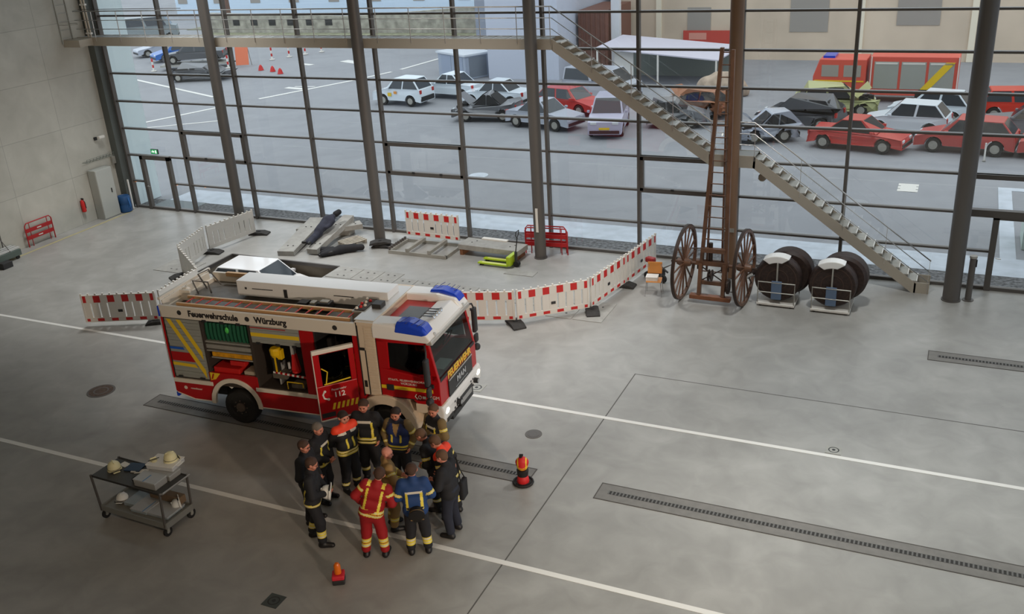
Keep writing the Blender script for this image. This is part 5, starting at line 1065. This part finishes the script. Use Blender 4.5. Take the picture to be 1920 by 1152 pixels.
# ================================================================== HOSE REELS
HOSE = mat('brown_black_hose', (50, 34, 28), .6, noise=.4, scale=12, bump=.3)
def reel(label, x, y, rz, tail):
    T = thing('hose_reel', label, 'hose reel', (x, y, 0), rz, 'portable hose reels')
    MB().lathe([(.12, -.34), (.60, -.34), (.64, -.28), (.64, .0), (.62, .05), (.12, .05)], (0, 0, .78), 'y', 32).build('front_hose_coil', HOSE, T, smooth=True)
    MB().lathe([(.12, .08), (.56, .08), (.64, .16), (.66, .5), (.58, .62), (.12, .62)], (.22, 0, .84), 'y', 32).build('rear_hose_coil', HOSE, T, smooth=True)
    m = MB()
    for r_ in (.28, .5): m.lathe([(r_-.01, -.345), (r_+.01, -.352), (r_+.03, -.345)], (0, 0, .78), 'y', 28, loop=True)
    m.build('hose_turn', mat('hose_turn', (60, 42, 34), .6), T, smooth=True)
    MB().prism([(.70*math.cos(R(q)), .78+.70*math.sin(R(q))) for q in range(64, 128, 7)]+[(.50*math.cos(R(q)), .78+.50*math.sin(R(q))) for q in range(118, 70, -8)], 'y', -.38, -.02).build('silver_guard', mat('bright_aluminium', (206, 206, 204), .3, .5), T, bevel=.02)
    MB().box(-.14, .14, -.46, -.40, .22, .76).build('blue_plate', mat('plate_blue_grey', (92, 112, 138), .5), T, bevel=.01)
    MB().box(-.02, .02, -.42, -.36, .7, 1.3).build('centre_strut', GALV, T)
    m = MB(); m.tube([(-.5, -.45, .06), (-.5, -.45, .72), (.5, -.45, .72), (.5, -.45, .06)], .02, 6); m.tube([(-.5, -.45, .42), (.5, -.45, .42)], .018, 6); m.tube([(-.5, .5, .06), (-.5, .5, .5), (.5, .5, .5), (.5, .5, .06)], .02, 6); m.build('tube_frame', GALV, T)
    MB().box(-.52, .52, -.5, .55, .05, .1).build('base_plate', PLW, T)
    for a in (-.42, .42):
        for b_ in (-.4, .45): MB().cyl((a, b_, .0), (a, b_, .05), .05, 8).build('foot', BLACK, T)
    if tail: MB().tube([(-.45, -.1, 1.0), (-.72, -.15, .85)], .08, 10).build('hose_end', HOSE, T, smooth=True); MB().cyl((-.72, -.15, .85), (-.9, -.18, .74), .1, 14).build('coupling', CHROME, T, smooth=True)
    return T
reel('left of the two brown hose reels, with chrome coupling sticking out', 26.58, -2.55, R(0), True); reel('right of the two brown hose reels, nearer the stairs', 28.05, -2.58, R(0), False)

# ================================================================== CHAIR, BOX, MOWER
T = thing('wooden_chair', 'orange brown plywood chair with steel legs beside the big spoked wheel', 'chair', (23.08, -3.05, 0), R(10)); PLY = mat('orange_plywood', (196, 128, 62), .4)
MB().box(-.22, .22, -.22, .2, .44, .46).build('seat', PLY, T, bevel=.01); MB().prism([(.17, .58), (.20, .58), (.26, .92), (.23, .92)], 'x', -.21, .21).build('backrest', PLY, T, bevel=.01)
for a, b_ in ((-.2, -.2), (.2, -.2), (-.2, .18), (.2, .18)): MB().tube([(a, b_, .44), (a*1.2, b_*1.2, 0)], .012, 6).build('leg', CHROME, T)
for a in (-.18, .18): MB().tube([(a, .18, .44), (a, .22, .86)], .011, 6).build('back_tube', CHROME, T)
T = thing('carton', 'small white box lying on the seat of the orange chair', 'box', (23.03, -3.08, .462), R(8)); MB().box(-.17, .17, -.14, .14, 0, .12).build('box_body', PLW, T, bevel=.008); MB().box(-.175, .175, -.145, .145, .10, .125).build('lid', WHITE, T)
T = thing('motor_cutter', 'red and black motor cutter on small wheels behind the orange chair', 'machine', (22.85, -1.9, 0), R(-20))
MB().box(-.16, .2, -.14, .14, .12, .36).build('engine_block', DARK, T, bevel=.03); MB().box(-.42, -.12, -.1, .1, .5, .66).build('red_hood', mat('cutter_red', (150, 36, 34), .4), T, bevel=.04)
for a in (-.24, .3): MB().cyl((a, -.2, .13), (a, -.12, .13), .13, 16).build('wheel', BLACK, T, smooth=True)
MB().tube([(-.3, 0, .55), (.1, 0, .45), (.38, 0, .3)], .03, 6).build('arm', DARK, T); MB().tube([(.1, -.1, .35), (.45, -.1, .55), (.45, .1, .55), (.1, .1, .35)], .015, 6).build('handle', STEEL, T)

# ================================================================== WARNING LAMPS AND TROLLEY
T = thing('warning_lamp_doll', 'red and yellow warning light figure on black base at the end of the floor channel', 'warning lamp', (23.42, -13.42, 0), R(20)); VR = mat('vest_red', (206, 34, 36), .55)
MB().tube([(.2*math.cos(a), .2*math.sin(a), .03) for a in [i*math.pi/8 for i in range(16)]], .025, 6, closed=True).cyl((0,0,0), (0,0,.04), .16, 16).build('base_ring', BLACK, T, smooth=True)
MB().lathe([(.12, .03), (.13, .05), (.11, .18), (.09, .2)], n=16).build('red_socket', VR, T, smooth=True); MB().lathe([(.10, .18), (.11, .2), (.125, .32), (.1, .33)], n=16).build('black_skirt', BLACK, T, smooth=True)
iso('red_vest', [(0, 0, .42, 0, 0, .52, .115, .10), (-.05, 0, .5, .05, 0, .5, .085, .085)], [VR, YEL], T, h=.009, k=.015, color=lambda C_, w, t: ((np.abs(C_[:, 2]-.36-.25*np.abs(C_[:, 0])) < .013) | (np.abs(C_[:, 2]-.40-.25*np.abs(C_[:, 0])) < .008) | (np.abs(np.abs(C_[:, 0])-.085) < .012)).astype(int))
MB().cyl((-.02, 0, .6), (-.02, 0, .66), .035, 10).box(-.05, .03, -.02, .02, .65, .68).build('top_knob', BLACK, T)
T = thing('flashing_beacon', 'small orange flashing beacon on red block on the floor in the foreground', 'warning lamp', (21.58, -17.38, 0), R(30))
MB().box(-.11, .11, -.11, .11, 0, .1).build('battery_box', DARK, T, bevel=.02); MB().box(-.11, .11, -.11, .11, .1, .19).build('red_cover', mat('pink_red', (206, 40, 56), .5), T, bevel=.02); MB().lathe([(.05, .19), (.065, .2), (.06, .36), (.04, .40), (.01, .41)], n=16).build('amber_lens', mat('amber_lens', (226, 110, 20), .2), T, smooth=True)
T = thing('tube_handle_trolley', 'black tube push handle of a trolley at the bottom edge', 'trolley', (23.0, -18.95, 0)); MB().tube([(-.13, 0, .1), (-.13, 0, .82), (-.08, .04, .9), (.1, .04, .9), (.15, 0, .82), (.15, 0, .1)], .014, 8).build('push_handle', BLACK, T, smooth=True); MB().box(-.18, .2, -.35, .05, .07, .11).build('platform', DARK, T)
for a in (-.14, .16):
    for b_ in (-.3, 0): MB().cyl((a-.015, b_, .035), (a+.015, b_, .035), .035, 10).build('castor', BLACK, T)
CT = thing('service_cart', 'two level grey metal service cart carrying helmets and boxes', 'cart', (16.8, -17.05, 0), R(-1.5))
SHF = mat('shelf_dark_grey', (78, 78, 76), .5, .3); SH2 = mat('shelf_light_grey', (140, 140, 134), .5, .3)
a, b_ = .93, .36
MB().box(-a, a, -b_, b_, .95, .98).box(-a, a, -b_, -b_+.015, .95, 1.0).box(-a, a, b_-.015, b_, .95, 1.0).build('top_shelf', SHF, CT)
MB().box(-a+.08, a-.05, -b_, b_, .24, .27).box(-a+.08, a-.05, -b_-.01, -b_+.01, .18, .31).box(-a+.08, a-.05, b_-.01, b_+.01, .18, .31).box(-a+.07, -a+.09, -b_, b_, .18, .31).box(a-.06, a-.04, -b_, b_, .18, .31).build('lower_shelf', SH2, CT)
for u, v in ((-a, -b_), (a-.03, -b_), (a-.03, b_), (-a, b_)):
    MB().bar((u+.0, v, 1.0), (u*.93, v, .18), .035, .035).build('leg', STEEL, CT)
for u, v in ((-a+.12, -b_+.04), (a-.09, -b_+.04), (a-.09, b_-.04), (-a+.12, b_-.04)):
    w_ = MB().cyl((u-.02, v, .1), (u+.02, v, .1), .1, 16).build('castor', BLACK, CT, smooth=True); MB().box(u-.035, u+.035, v-.03, v+.03, .1, .2).cyl((u-.025, v, .1), (u+.025, v, .1), .04, 10).build('fork', GALV, w_)
MB().tube([(a-.02, -b_, .99), (a+.06, -b_, 1.02), (a+.06, b_, 1.02), (a-.02, b_, .99)], .018, 8).build('push_handle', RAILM, CT, smooth=True)
helmet('cream helmet with peak at the left end of the cart top', (16.16, -17.05, .985), (0, 0, R(-120)), LUM, .95, 'helmets on the cart'); helmet('cream helmet lying on its side behind the grey box on the cart', (16.98, -16.78, 1.11), (R(90), 0, R(60)), LUM, .9, 'helmets on the cart'); helmet('cream helmet with dark neck guard standing in the open tub on the cart', (17.32, -16.66, 1.21), (0, 0, R(-30)), LUM, .95, 'helmets on the cart', stripe=BLACK)
helmet('white helmet with black straps at the left end of the lower cart shelf', (16.22, -17.1, .28), (R(15), 0, R(200)), HW, .9, 'helmets on the cart'); helmet('white helmet lying at the right end of the lower cart shelf', (17.5, -16.82, .36), (R(95), 0, R(-40)), HW, .9, 'helmets on the cart')
CB = mat('box_light_grey', (150, 150, 146), .5); BSt = mat('blue_tape', (40, 120, 170), .5)
def box(label, x, y, z, sx, sy, sz, m, rz=0, name='storage_box', stripe=None, grp='boxes on the cart', lid=True):
    T = thing(name, label, 'box', (x, y, z), R(rz), grp); MB().box(-sx, sx, -sy, sy, 0, sz).build('box_body', m, T, bevel=.006)
    if lid: MB().box(-sx-.006, sx+.006, -sy-.006, sy+.006, sz-.02, sz+.004).build('lid', MATS['lid_grey'], T)
    if stripe: MB().box(stripe-.008, stripe+.008, -sy-.009, sy*.4, sz+.0041, sz+.007).build('blue_strip', BSt, T)
    return T
mat('lid_grey', (172, 174, 174), .4)
box('grey box with blue strip at the front right of the cart top', 17.26, -17.2, .985, .27, .16, .15, CB, 0, stripe=-.02); box('grey box on the cart top behind the one with the blue strip', 17.3, -16.86, .985, .27, .15, .12, CB, 0); 
T = box('open white plastic tub tilted on the grey boxes', 17.22, -16.72, 1.115, .30, .20, .09, mat('tub_white', (196, 198, 198), .4), 8, 'plastic_tub', lid=False); MB().box(.3, .36, -.08, .08, .06, .08).build('tub_handle', WHITE, T); MB().box(-.31, .31, -.21, .21, .085, .1).build('rim', WHITE, T)
box('pale box at the right of the lower cart shelf with a blue strip', 17.32, -17.05, .275, .26, .24, .06, mat('box_bluish', (150, 162, 168), .5), 0, stripe=.0); box('pale box in the middle of the lower cart shelf', 16.85, -17.05, .275, .2, .26, .07, MATS['box_bluish'], 0, stripe=.12); box('brown carton at the back of the lower cart shelf', 17.15, -16.79, .345, .4, .08, .16, mat('carton_brown', (120, 98, 74), .7), 0, lid=False); box('low pale tray at the left of the lower cart shelf', 16.5, -16.98, .275, .14, .22, .08, MATS['box_bluish'], 0, lid=False)
for lb, x, y, rz, m in (('white sheet of paper on the cart top nearer the box', 16.78, -16.9, 25, PLW), ('long white sheet sticking out beside the grey box on the cart', 16.93, -17.05, 55, PLW), ('white envelope behind the left cream helmet on the cart', 16.22, -16.84, -10, PLW)):
    T = thing('paper_sheet', lb, 'paper', (x, y, .984), R(rz), 'papers on the cart'); MB().box(-.17 if 'env' not in lb else -.1, .17 if 'env' not in lb else .1, -.07, .07, 0, .006).build('sheet', m, T)
T = thing('blue_folder', 'dark blue folder lying on the cart top', 'folder', (16.52, -16.86, .984), R(12)); MB().box(-.17, .17, -.14, .14, 0, .025).build('cover', mat('folder_blue', (44, 66, 92), .5), T, bevel=.004); MB().box(.0, .1, -.17, -.14, 0, .02).build('tab', PLW, T)
T = thing('black_bag', 'small black pouch beside the grey box on the cart top', 'bag', (16.9, -17.2, .984), R(8)); MB().box(-.08, .08, -.06, .06, 0, .07).build('pouch', BLACK, T, bevel=.02)

# ================================================================== OUTSIDE : BUILDINGS
def building(label, x0, x1, y0, y1, h, m, name='building', wins=(), rz=0, pil=None):
    T = thing(name, label, 'building', ((x0+x1)/2, y0, 0), R(rz)); w = (x1-x0)/2; MB().box(-w, w, 0, y1-y0, -.05, h).build('wall', m, T)
    for (u0, u1, z0, z1) in wins: f = MB().box(u0, u1, -.05, .02, z0, z1).build('window', mat('far_window', (160, 154, 146), .3), T)
    if pil:
        for u in pil: MB().box(u-.18, u+.18, -.12, 0, 0, h).build('pilaster', mat('pale_pilaster', (236, 226, 204), .7), T)
    return T
building('long pale blue white building far behind the yard at upper left', -58, -13, 66, 76, 10, mat('pale_blue_render', (206, 224, 240), .8), wins=[(-22+i*5.5, -20.6+i*5.5, 1.15, 3.2) for i in range(8)])
building('tall white building behind the grey transformer kiosk', 2.1, 7.1, 29.4, 44, 12, mat('white_render', (196, 202, 216), .8), wins=[(-2.5, -.6, 6, 8)])
building('plain grey building left of the tall white one', -4.5, 1.6, 41, 52, 12, mat('grey_render', (150, 156, 168), .8), wins=[(-1, 1, 5, 7)])
BT = building('long building, warm haze put into its tan wall, closing the yard at upper right', 7.9, 60, 38, 50, 13, mat('haze_tan_render', (214, 196, 174), .8, noise=.12, scale=.3), wins=[(-20.8, -19.2, .8, 3.4), (-14, -11.6, 1.8, 4.2), (-7.5, -5, 2.2, 4.4), (0, 3, 2.0, 4.4)], pil=(-22.8, -17.5, -9.6, -3.1, 6))  # warm window haze put into the wall colour
T = thing('shipping_container', 'red brown steel container beside the tall white building', 'container', (8.3, 32.5, 0)); MB().box(-1.0, 1.0, 0, 5, 0, 3.9).build('shell', mat('container_brown', (124, 84, 70), .6), T)
for i in range(6): MB().box(-.95+i*.33, -.80+i*.33, -.05, 0, .1, 3.8).build('rib', mat('container_brown2', (110, 74, 62), .6), T)
T = thing('white_post', 'thick white post between the brown container and the tan building', 'post', (9.75, 33, 0)); MB().box(-.28, .28, -.2, .2, 0, 9).build('shaft', mat('post_white', (216, 218, 222), .6), T); MB().box(-.4, .4, -.3, .3, 0, .2).build('plinth', GALV, T)
T = thing('red_banner', 'red banner with pale panel hanging on the tan building', 'banner', (15.0, 37.9, -.35)); MB().box(-2.1, 2.0, -.05, 0, 1.35, 2.25).build('cloth', mat('banner_red', (196, 74, 62), .6), T); MB().box(-1.7, -.5, -.06, -.05, 1.65, 2.1).build('pale_field', mat('banner_pale', (216, 150, 134), .6), T)
# kiosk
T = thing('transformer_kiosk', 'low grey transformer kiosk with white roof slab in front of the white building', 'kiosk', (.81, 28.6, 0), R(-29)); KM = mat('kiosk_grey', (158, 168, 184), .6)
MB().box(-3.3, 0, 0, 2.1, 0, 1.5).build('housing', KM, T); MB().box(-3.4, .1, -.1, 2.2, 1.5, 1.62).build('roof_slab', mat('kiosk_roof', (206, 212, 220), .6), T)
for u in (-2.9, -1.5): MB().box(u, u+1.2, -.02, 0, .12, 1.4).build('kiosk_door', mat('kiosk_door', (148, 160, 180), .5), T)
MB().box(-.01, .02, .3, 1.7, .12, 1.4).build('side_panel', mat('kiosk_dark', (120, 128, 138), .6), T)
# retaining wall and grass
STN = mat('stone_wall', (172, 168, 156), .9, noise=.35, scale=1.5)
T = thing('stone_wall', 'long pale stone retaining wall with square openings below the far building', 'wall', (-30, 50, 0)); MB().prism([(-9, 0), (22, 0), (22, 2.3), (8, 1.5), (-9, 1.9)], 'y', 0, .5).build('masonry', STN, T)
for i in range(6): MB().box(-6+i*2.2, -5.2+i*2.2, -.03, .02, .7, 1.25).build('opening', DARK, T)
tag(MB().box(-39, -8, 46.4, 49.9, -.02, .03).box(-44, -34, 52, 58, -.02, .03).build('dry_grass', mat('dry_grass', (142, 144, 118), .9, noise=.3, scale=2)), 'dry grass verge in front of the far stone wall', 'grass', kind='stuff')
T = thing('tree', 'thin bare street tree on the verge at upper left', 'tree', (-39.5, 53.5, 0))
MB().tube([(0, 0, 0), (.1, 0, 2), (0, .1, 4.5), (.1, 0, 7)], .3, 10, rr=[.38, .26, .2, .1]).build('trunk', mat('bark', (116, 92, 82), .9), T, smooth=True)
random.seed(3); tb = MB()
for i in range(26):
    a = random.uniform(0, 6.28); z = random.uniform(3.2, 6.5); l = random.uniform(1, 2.4); tb.tube([(0, 0, z), (l*.5*math.cos(a), l*.5*math.sin(a), z+l*.5), (l*math.cos(a), l*math.sin(a), z+l)], .04, 5, rr=[.07, .04, .015])
tb.build('branches', MATS['bark'], T)
# tent
T = thing('canopy_tent', 'large open tent with pale lilac roof beside the wrecked cars', 'tent', (14, 28, 0)); CA = mat('tent_lilac', (206, 204, 218), .5)
MB().add([(-3.9, 0, 2.25), (3.6, 0, 1.6), (4.3, 3.6, 1.9), (-3.6, 4.4, 2.4), (-3.9, 0, 2.18), (3.6, 0, 1.53), (4.3, 3.6, 1.83), (-3.6, 4.4, 2.33)], [(0,1,2,3),(7,6,5,4),(0,4,5,1),(1,5,6,2),(2,6,7,3),(3,7,4,0)]).build('roof_sheet', CA, T)
MB().box(-3.5, 3.5, 3.5, 3.6, 0, 1.8).build('rear_sheet', mat('tent_green_grey', (150, 158, 150), .7), T)
for u, v, h in ((-3.8, .05, 2.2), (0, .05, 1.86), (3.5, .05, 1.56), (-3.5, 4.2, 2.3), (3.7, 3.5, 1.84)): MB().cyl((u, v, 0), (u, v, h), .06, 8).build('pole', WHITE, T)
MB().box(-2.9, -1.7, .6, .7, .5, 1.9).build('pale_sheet', WHITE, T)
T = thing('covered_heap', 'rounded heap under a brown tarpaulin at the right of the tent', 'heap', (18.3, 26.0, 0)); T.scale = (.75, .75, .75); V_ = [( -1.0, 0, .5, 1.0, .2, .6, .9, .8), (-.3, .3, 1.0, .4, .3, 1.1, .7, .6), (.9, -.3, .4, 1.6, .1, .3, .7, .5)]
iso('tarpaulin', V_, mat('tarp_brown', (176, 158, 140), .8, noise=.3, scale=2), T, h=.08, k=.1, clips=[(0, 0, -1, 0)])
# reflection of a fire engine, built as a solid object in the yard
T = thing('fire_engine', 'reflection of a red fire engine, built as a solid object behind the wrecked cars', 'fire engine', (23.35, 25.2, 0), R(-1)); T.scale = (.86, .86, .86); FR = mat('reflection_red', (214, 92, 76), .4)
MB().box(3.3, 8.2, 0, 2.2, .45, 2.75).build('body_box', FR, T, bevel=.04)
for i in range(3): s_ = MB().box(3.55+i*1.52, 4.92+i*1.52, -.03, 0, .85, 2.45).build('shutter', SHG, T); MB().box(3.62+i*1.52, 4.85+i*1.52, -.05, -.03, 2.3, 2.4).build('shutter_lamp', PLW, s_)
MB().prism([(6.2, .85), (6.7, .85), (8.0, 2.45), (7.5, 2.45)], 'y', -.05, -.03).build('yellow_stripe', YEL, T)
MB().prism([(0, .5), (3.1, .5), (3.1, 2.55), (.35, 2.55), (0, 1.5)], 'y', .0, 2.2).build('cab', FR, T, bevel=.05)
for u0, u1 in ((.5, 1.5), (1.8, 2.8)): MB().box(u0, u1, -.02, 0, 1.5, 2.2).build('side_window', mat('far_window', (160, 154, 146), .3), T)
MB().box(.1, 3.0, -.02, 0, 1.2, 1.28).build('cab_stripe', YEL, T)
for u in (1.0, 6.4): MB().cyl((u, -.02, .45), (u, .25, .45), .45, 18).build('wheel', BLACK, T, smooth=True)
for u in (3.35, 8.15): MB().box(u, u+.06, -.08, -.03, .5, 2.75).build('white_edge', PLW, T)
MB().box(.5, 1.2, .4, 1.8, 2.55, 2.68).build('light_bar', BLUE, T)
# signs and posts
T = thing('sign_board', 'orange sign board leaning on a metal frame in the far yard', 'sign', (-20.3, 31.9, 0), R(24)); MB().bar((0, -.2, .15), (0, .15, 1.55), 1.0, .04, upv=(0, 1, 0)).build('board', mat('board_orange', (222, 120, 84), .6), T)
for u in (-.45, .45): MB().bar((u, .2, 1.5), (u, .75, 0), .04, .04).build('strut', GALV, T)
for i, (x, y) in enumerate(((-20.0, 35.1), (-19.35, 36.5), (-18.7, 37.8), (-18, 39.1), (-26.9, 29.2), (-21.2, 31.2))):
    T = thing('barrier_post', ('red and white post in the far yard, %s from the orange sign board' % ('first', 'second', 'third', 'fourth')[i]) if i < 4 else ('short red and white post %s the dark car on the trailer' % ('in front of', 'at the rear of')[i-4]), 'post', (x, y, 0), 0, 'red and white posts')
    for k in range(4): MB().cyl((0, 0, .04+k*.23), (0, 0, .04+(k+1)*.23), .07, 8).build('band', WHITE if k % 2 == 0 else PLR, T)
    MB().cyl((0, 0, 0), (0, 0, .05), .22, 10).build('post_foot', PLW, T)
for i, (x, y) in enumerate(((-17.6, 30.6), (-16.2, 30.2), (-14.9, 29.4))):
    T = thing('traffic_cone', ('low red and white cone at the far parking bay, %s' % ('left one', 'middle one on a pale ring', 'right one')[i]), 'cone', (x, y, 0), 0, 'cones in the far yard'); MB().lathe([(.22, 0), (.2, .05), (.12, .3), (.04, .4)], n=12).build('cone_body', PLR, T); MB().lathe([(.17, .1), (.14, .2)], n=12).build('white_band', WHITE, T)
# ================================================================== OUTSIDE : CARS
P_ = lambda n, c, r=.22: mat(n, c, r)
cw = P_('car_white', (218, 228, 236)); cs = P_('car_silver', (178, 184, 196)); cb = P_('car_dark', (82, 84, 88), .3); cr = P_('car_red', (190, 62, 58)); crd = P_('car_red_dull', (182, 76, 72), .35); cl = P_('car_lilac', (176, 178, 198)); cg = P_('car_green_yellow', (176, 178, 128), .4); cgr = P_('car_grey', (122, 124, 128), .35); cbl = P_('car_blue', (58, 112, 190), .25); cbr = P_('car_brown', (156, 104, 72), .5)  # reds paled towards pink to carry the window haze
c1 = car('small white hatchback with decals, leftmost of the white cars outside', .45, 21.1, R(174), L=3.5, Wd=1.6, H=1.58, paint=cw, kind='hatch')
MB().box(.3, .55, .79, .82, .55, .75).build('decal', YEL, c1); MB().box(-.1, .1, .79, .82, .7, .85).build('decal', mat('decal_orange', (226, 150, 60), .5), c1); MB().box(-1.79, -1.74, -.62, .62, .42, .56).build('bumper_insert', DARK, c1)
car('silver white car between the decal hatchback and the white saloon', 2.5, 23.4, R(172), L=4.0, Wd=1.65, H=1.45, paint=cw, kind='sedan')
car('white saloon standing behind the crushed dark car', 6.3, 21.7, R(176), L=4.1, Wd=1.65, H=1.42, paint=cw, kind='sedan')
car('crushed dark grey car with raised bonnet behind the taped column', 7.5, 18.0, R(188), L=3.6, Wd=1.6, H=1.45, paint=cgr, kind='sedan', crash=.16, hood_up=True, seed=4)
car('pale silver car with bright windscreen just right of the taped column', 11.3, 16.9, R(-14), L=4.0, Wd=1.65, H=1.4, paint=cs, kind='sedan')
car('red car standing behind the pale silver one, seen under the stairs', 11.4, 20.4, R(-18), L=3.9, Wd=1.6, H=1.36, paint=cr, kind='hatch')
car('light grey van parked in front of the tent', 11.9, 24.0, R(-12), L=4.4, Wd=1.75, H=1.8, paint=cs, kind='van')
c1 = car('lilac silver car with its front toward the glass below the stairs', 14.9, 16.6, R(-78), L=3.9, Wd=1.7, H=1.72, paint=cl, kind='hatch')
MB().box(1.95, 1.99, -.25, .25, .48, .58).build('number_plate', YEL, c1)
car('crushed orange brown car below the covered heap', 18.3, 20.9, R(160), L=3.7, Wd=1.6, H=1.4, paint=cbr, crash=.2, seed=8, hood_up=True)
car('crushed grey car piled beside the orange brown one', 17.9, 18.3, R(12), L=3.0, Wd=1.6, H=1.3, paint=cgr, crash=.2, seed=9)
car('wreck with white and blue panels right of the antique ladder', 22.6, 16.1, R(205), L=2.9, Wd=1.5, H=1.3, paint=cs, crash=.17, seed=11, hood_up=True)
car('dark crushed car in the middle of the wrecks at right', 23.7, 19.2, R(170), L=3.9, Wd=1.65, H=1.45, paint=cb, crash=.16, seed=12)
car('yellow green wreck with raised bonnet in front of the reflected fire engine', 25.0, 22.2, R(10), L=3.8, Wd=1.6, H=1.45, paint=cg, crash=.13, seed=13, hood_up=True)
car('red coupe with broken windscreen, nearest of the red cars', 26.8, 15.5, R(-12), L=4.1, Wd=1.65, H=1.34, paint=cr, kind='sedan', crash=.035, seed=14)
car('white hatchback with grey roof behind the red coupe', 28.5, 18.7, R(172), L=3.7, Wd=1.6, H=1.45, paint=cw, kind='hatch')
car('second white hatchback, behind the one with the grey roof', 29.4, 21.3, R(170), L=3.7, Wd=1.6, H=1.45, paint=cw, kind='hatch')
car('red hatchback just left of the thick column', 31.05, 15.9, R(172), L=3.9, Wd=1.65, H=1.42, paint=crd, kind='hatch')
car('dull red car at the right edge beyond the thick column', 35.1, 15.4, R(174), L=4.1, Wd=1.65, H=1.45, paint=crd, kind='sedan')
car('grey green car behind the dull red one at the right edge', 33.6, 18.9, R(172), L=4, Wd=1.65, H=1.45, paint=cgr, kind='sedan')
car('bright red car behind the two white hatchbacks', 33.3, 22.6, R(5), L=3.9, Wd=1.6, H=1.4, paint=P_('car_bright_red', (206, 56, 40)), kind='hatch')
car('long grey van with white roof in the far corner of the yard', -42.3, 45.2, R(38), L=5.2, Wd=2, H=2.2, paint=P_('van_grey', (130, 138, 140), .3), kind='van')
car('pale car at the far left beside the blue one', -33.3, 36.8, R(-120), L=4.2, Wd=1.7, H=1.35, paint=cs, kind='sedan')
car('bright blue car in the far yard, left of the dark one', -29.4, 34.6, R(-120), L=4.0, Wd=1.7, H=1.4, paint=cbl, kind='hatch')
car('dark saloon standing on a low trailer in the far yard', -24.3, 31.2, R(208), L=4.7, Wd=1.75, H=1.4, paint=cb, kind='sedan', z=.45)
T = thing('car_trailer', 'low flat car trailer carrying the dark saloon', 'trailer', (-24.3, 31.2, 0), R(28)); MB().box(-2.6, 2.6, -.9, .9, .28, .42).build('bed', GALV, T)
for a_ in (-.6, .3):
    for b2 in (-.8, .8): MB().cyl((a_, b2-.08, .22), (a_, b2+.08, .22), .22, 12).build('wheel', BLACK, T, smooth=True)
MB().bar((2.6, 0, .3), (3.8, 0, .25), .1, .1).build('drawbar', STEEL, T)
car('flattened dark wreck lying before the trailer in the far yard', -19.8, 26.5, R(20), L=4.2, Wd=1.7, H=.95, paint=cb, crash=.16, seed=21)
# white angular box seen through the right door
T = thing('outdoor_cabinet', 'pale green glazed shelter box outside the right door', 'shelter', (33.4, 3.6, 0)); MB().box(-.5, 1.6, 0, 1.4, 0, 1.9).build('shell', mat('shelter_green', (190, 206, 196), .5), T); MB().box(-.55, 1.65, -.05, 1.45, 1.9, 1.98).build('roof', PLW, T); MB().box(.1, .12, -.01, 0, .2, 1.8).build('joint', GALV, T)
T = thing('lamp_post', 'thin white marker post outside near the parked wrecks', 'post', (31.8, 14.2, 0)); MB().cyl((0, 0, 0), (0, 0, .75), .035, 8).build('shaft', WHITE, T); MB().box(-.06, .06, -.06, .06, 0, .03).build('plinth', GALV, T)
for i, (x, y) in enumerate(((20.2, 4.4), (28.2, 5.4))): pass

# ------------------------------------------------------------------ mirrored or repeated pieces of a part become parts of their own
def split_pieces(names):
    for o in [q for q in COL.objects if q.type == 'MESH' and q.name.split('.')[0] in names]:
        me = o.data; nv = len(me.vertices); par = list(range(nv))
        def find(i):
            while par[i] != i: par[i] = par[par[i]]; i = par[i]
            return i
        for e in me.edges: a_, b2 = find(e.vertices[0]), find(e.vertices[1]); par[a_] = b2
        isl = {}
        for i in range(nv): isl.setdefault(find(i), []).append(i)
        keys = list(isl); co = np.array([v.co[:] for v in me.vertices]); bb = [(co[isl[k]].min(0), co[isl[k]].max(0)) for k in keys]
        g = list(range(len(keys)))
        def gf(i):
            while g[i] != i: g[i] = g[g[i]]; i = g[i]
            return i
        for i in range(len(keys)):
            for j in range(i):
                gap = np.maximum(0, np.maximum(bb[i][0]-bb[j][1], bb[j][0]-bb[i][1])).max()
                if gap < .012: g[gf(i)] = gf(j)
        groups = {}
        for i, k in enumerate(keys): groups.setdefault(gf(i), []).extend(isl[k])
        if len(groups) < 2: continue
        v2 = {}
        for gi, vs in enumerate(groups.values()):
            for v in vs: v2[v] = gi
        base = o.name.split('.')[0]
        for gi in range(len(groups)):
            fs = [p for p in me.polygons if v2[p.vertices[0]] == gi]; ids = sorted({v for p in fs for v in p.vertices}); rm = {v: i for i, v in enumerate(ids)}
            m2 = bpy.data.meshes.new(base); m2.from_pydata([tuple(co[v]) for v in ids], [], [[rm[v] for v in p.vertices] for p in fs])
            for mt in me.materials: m2.materials.append(mt)
            m2.polygons.foreach_set('material_index', [p.material_index for p in fs]); m2.polygons.foreach_set('use_smooth', [p.use_smooth for p in fs]); m2.update()
            n_ = bpy.data.objects.new(base, m2); COL.objects.link(n_); n_.parent = o.parent; n_.matrix_local = o.matrix_local
            for md in o.modifiers: q = n_.modifiers.new(md.name, md.type); q.width = md.width; q.segments = md.segments; q.limit_method = md.limit_method; q.angle_limit = md.angle_limit
            if gi == 0:
                for ch in list(o.children): ch.parent = n_
        bpy.data.objects.remove(o)
split_pieces({'side_window', 'front_mudguard', 'beacon', 'corner_lamp', 'handle', 'tube_frame', 'peg_row', 'marker_lamp', 'headlamp', 'fog_lamp', 'lamp_glass', 'latch', 'round_marker', 'side_marker_lamp', 'air_horn', 'crew_seat', 'cab_seat', 'strap', 'box_fitting', 'pipe', 'step', 'wire_mesh'})
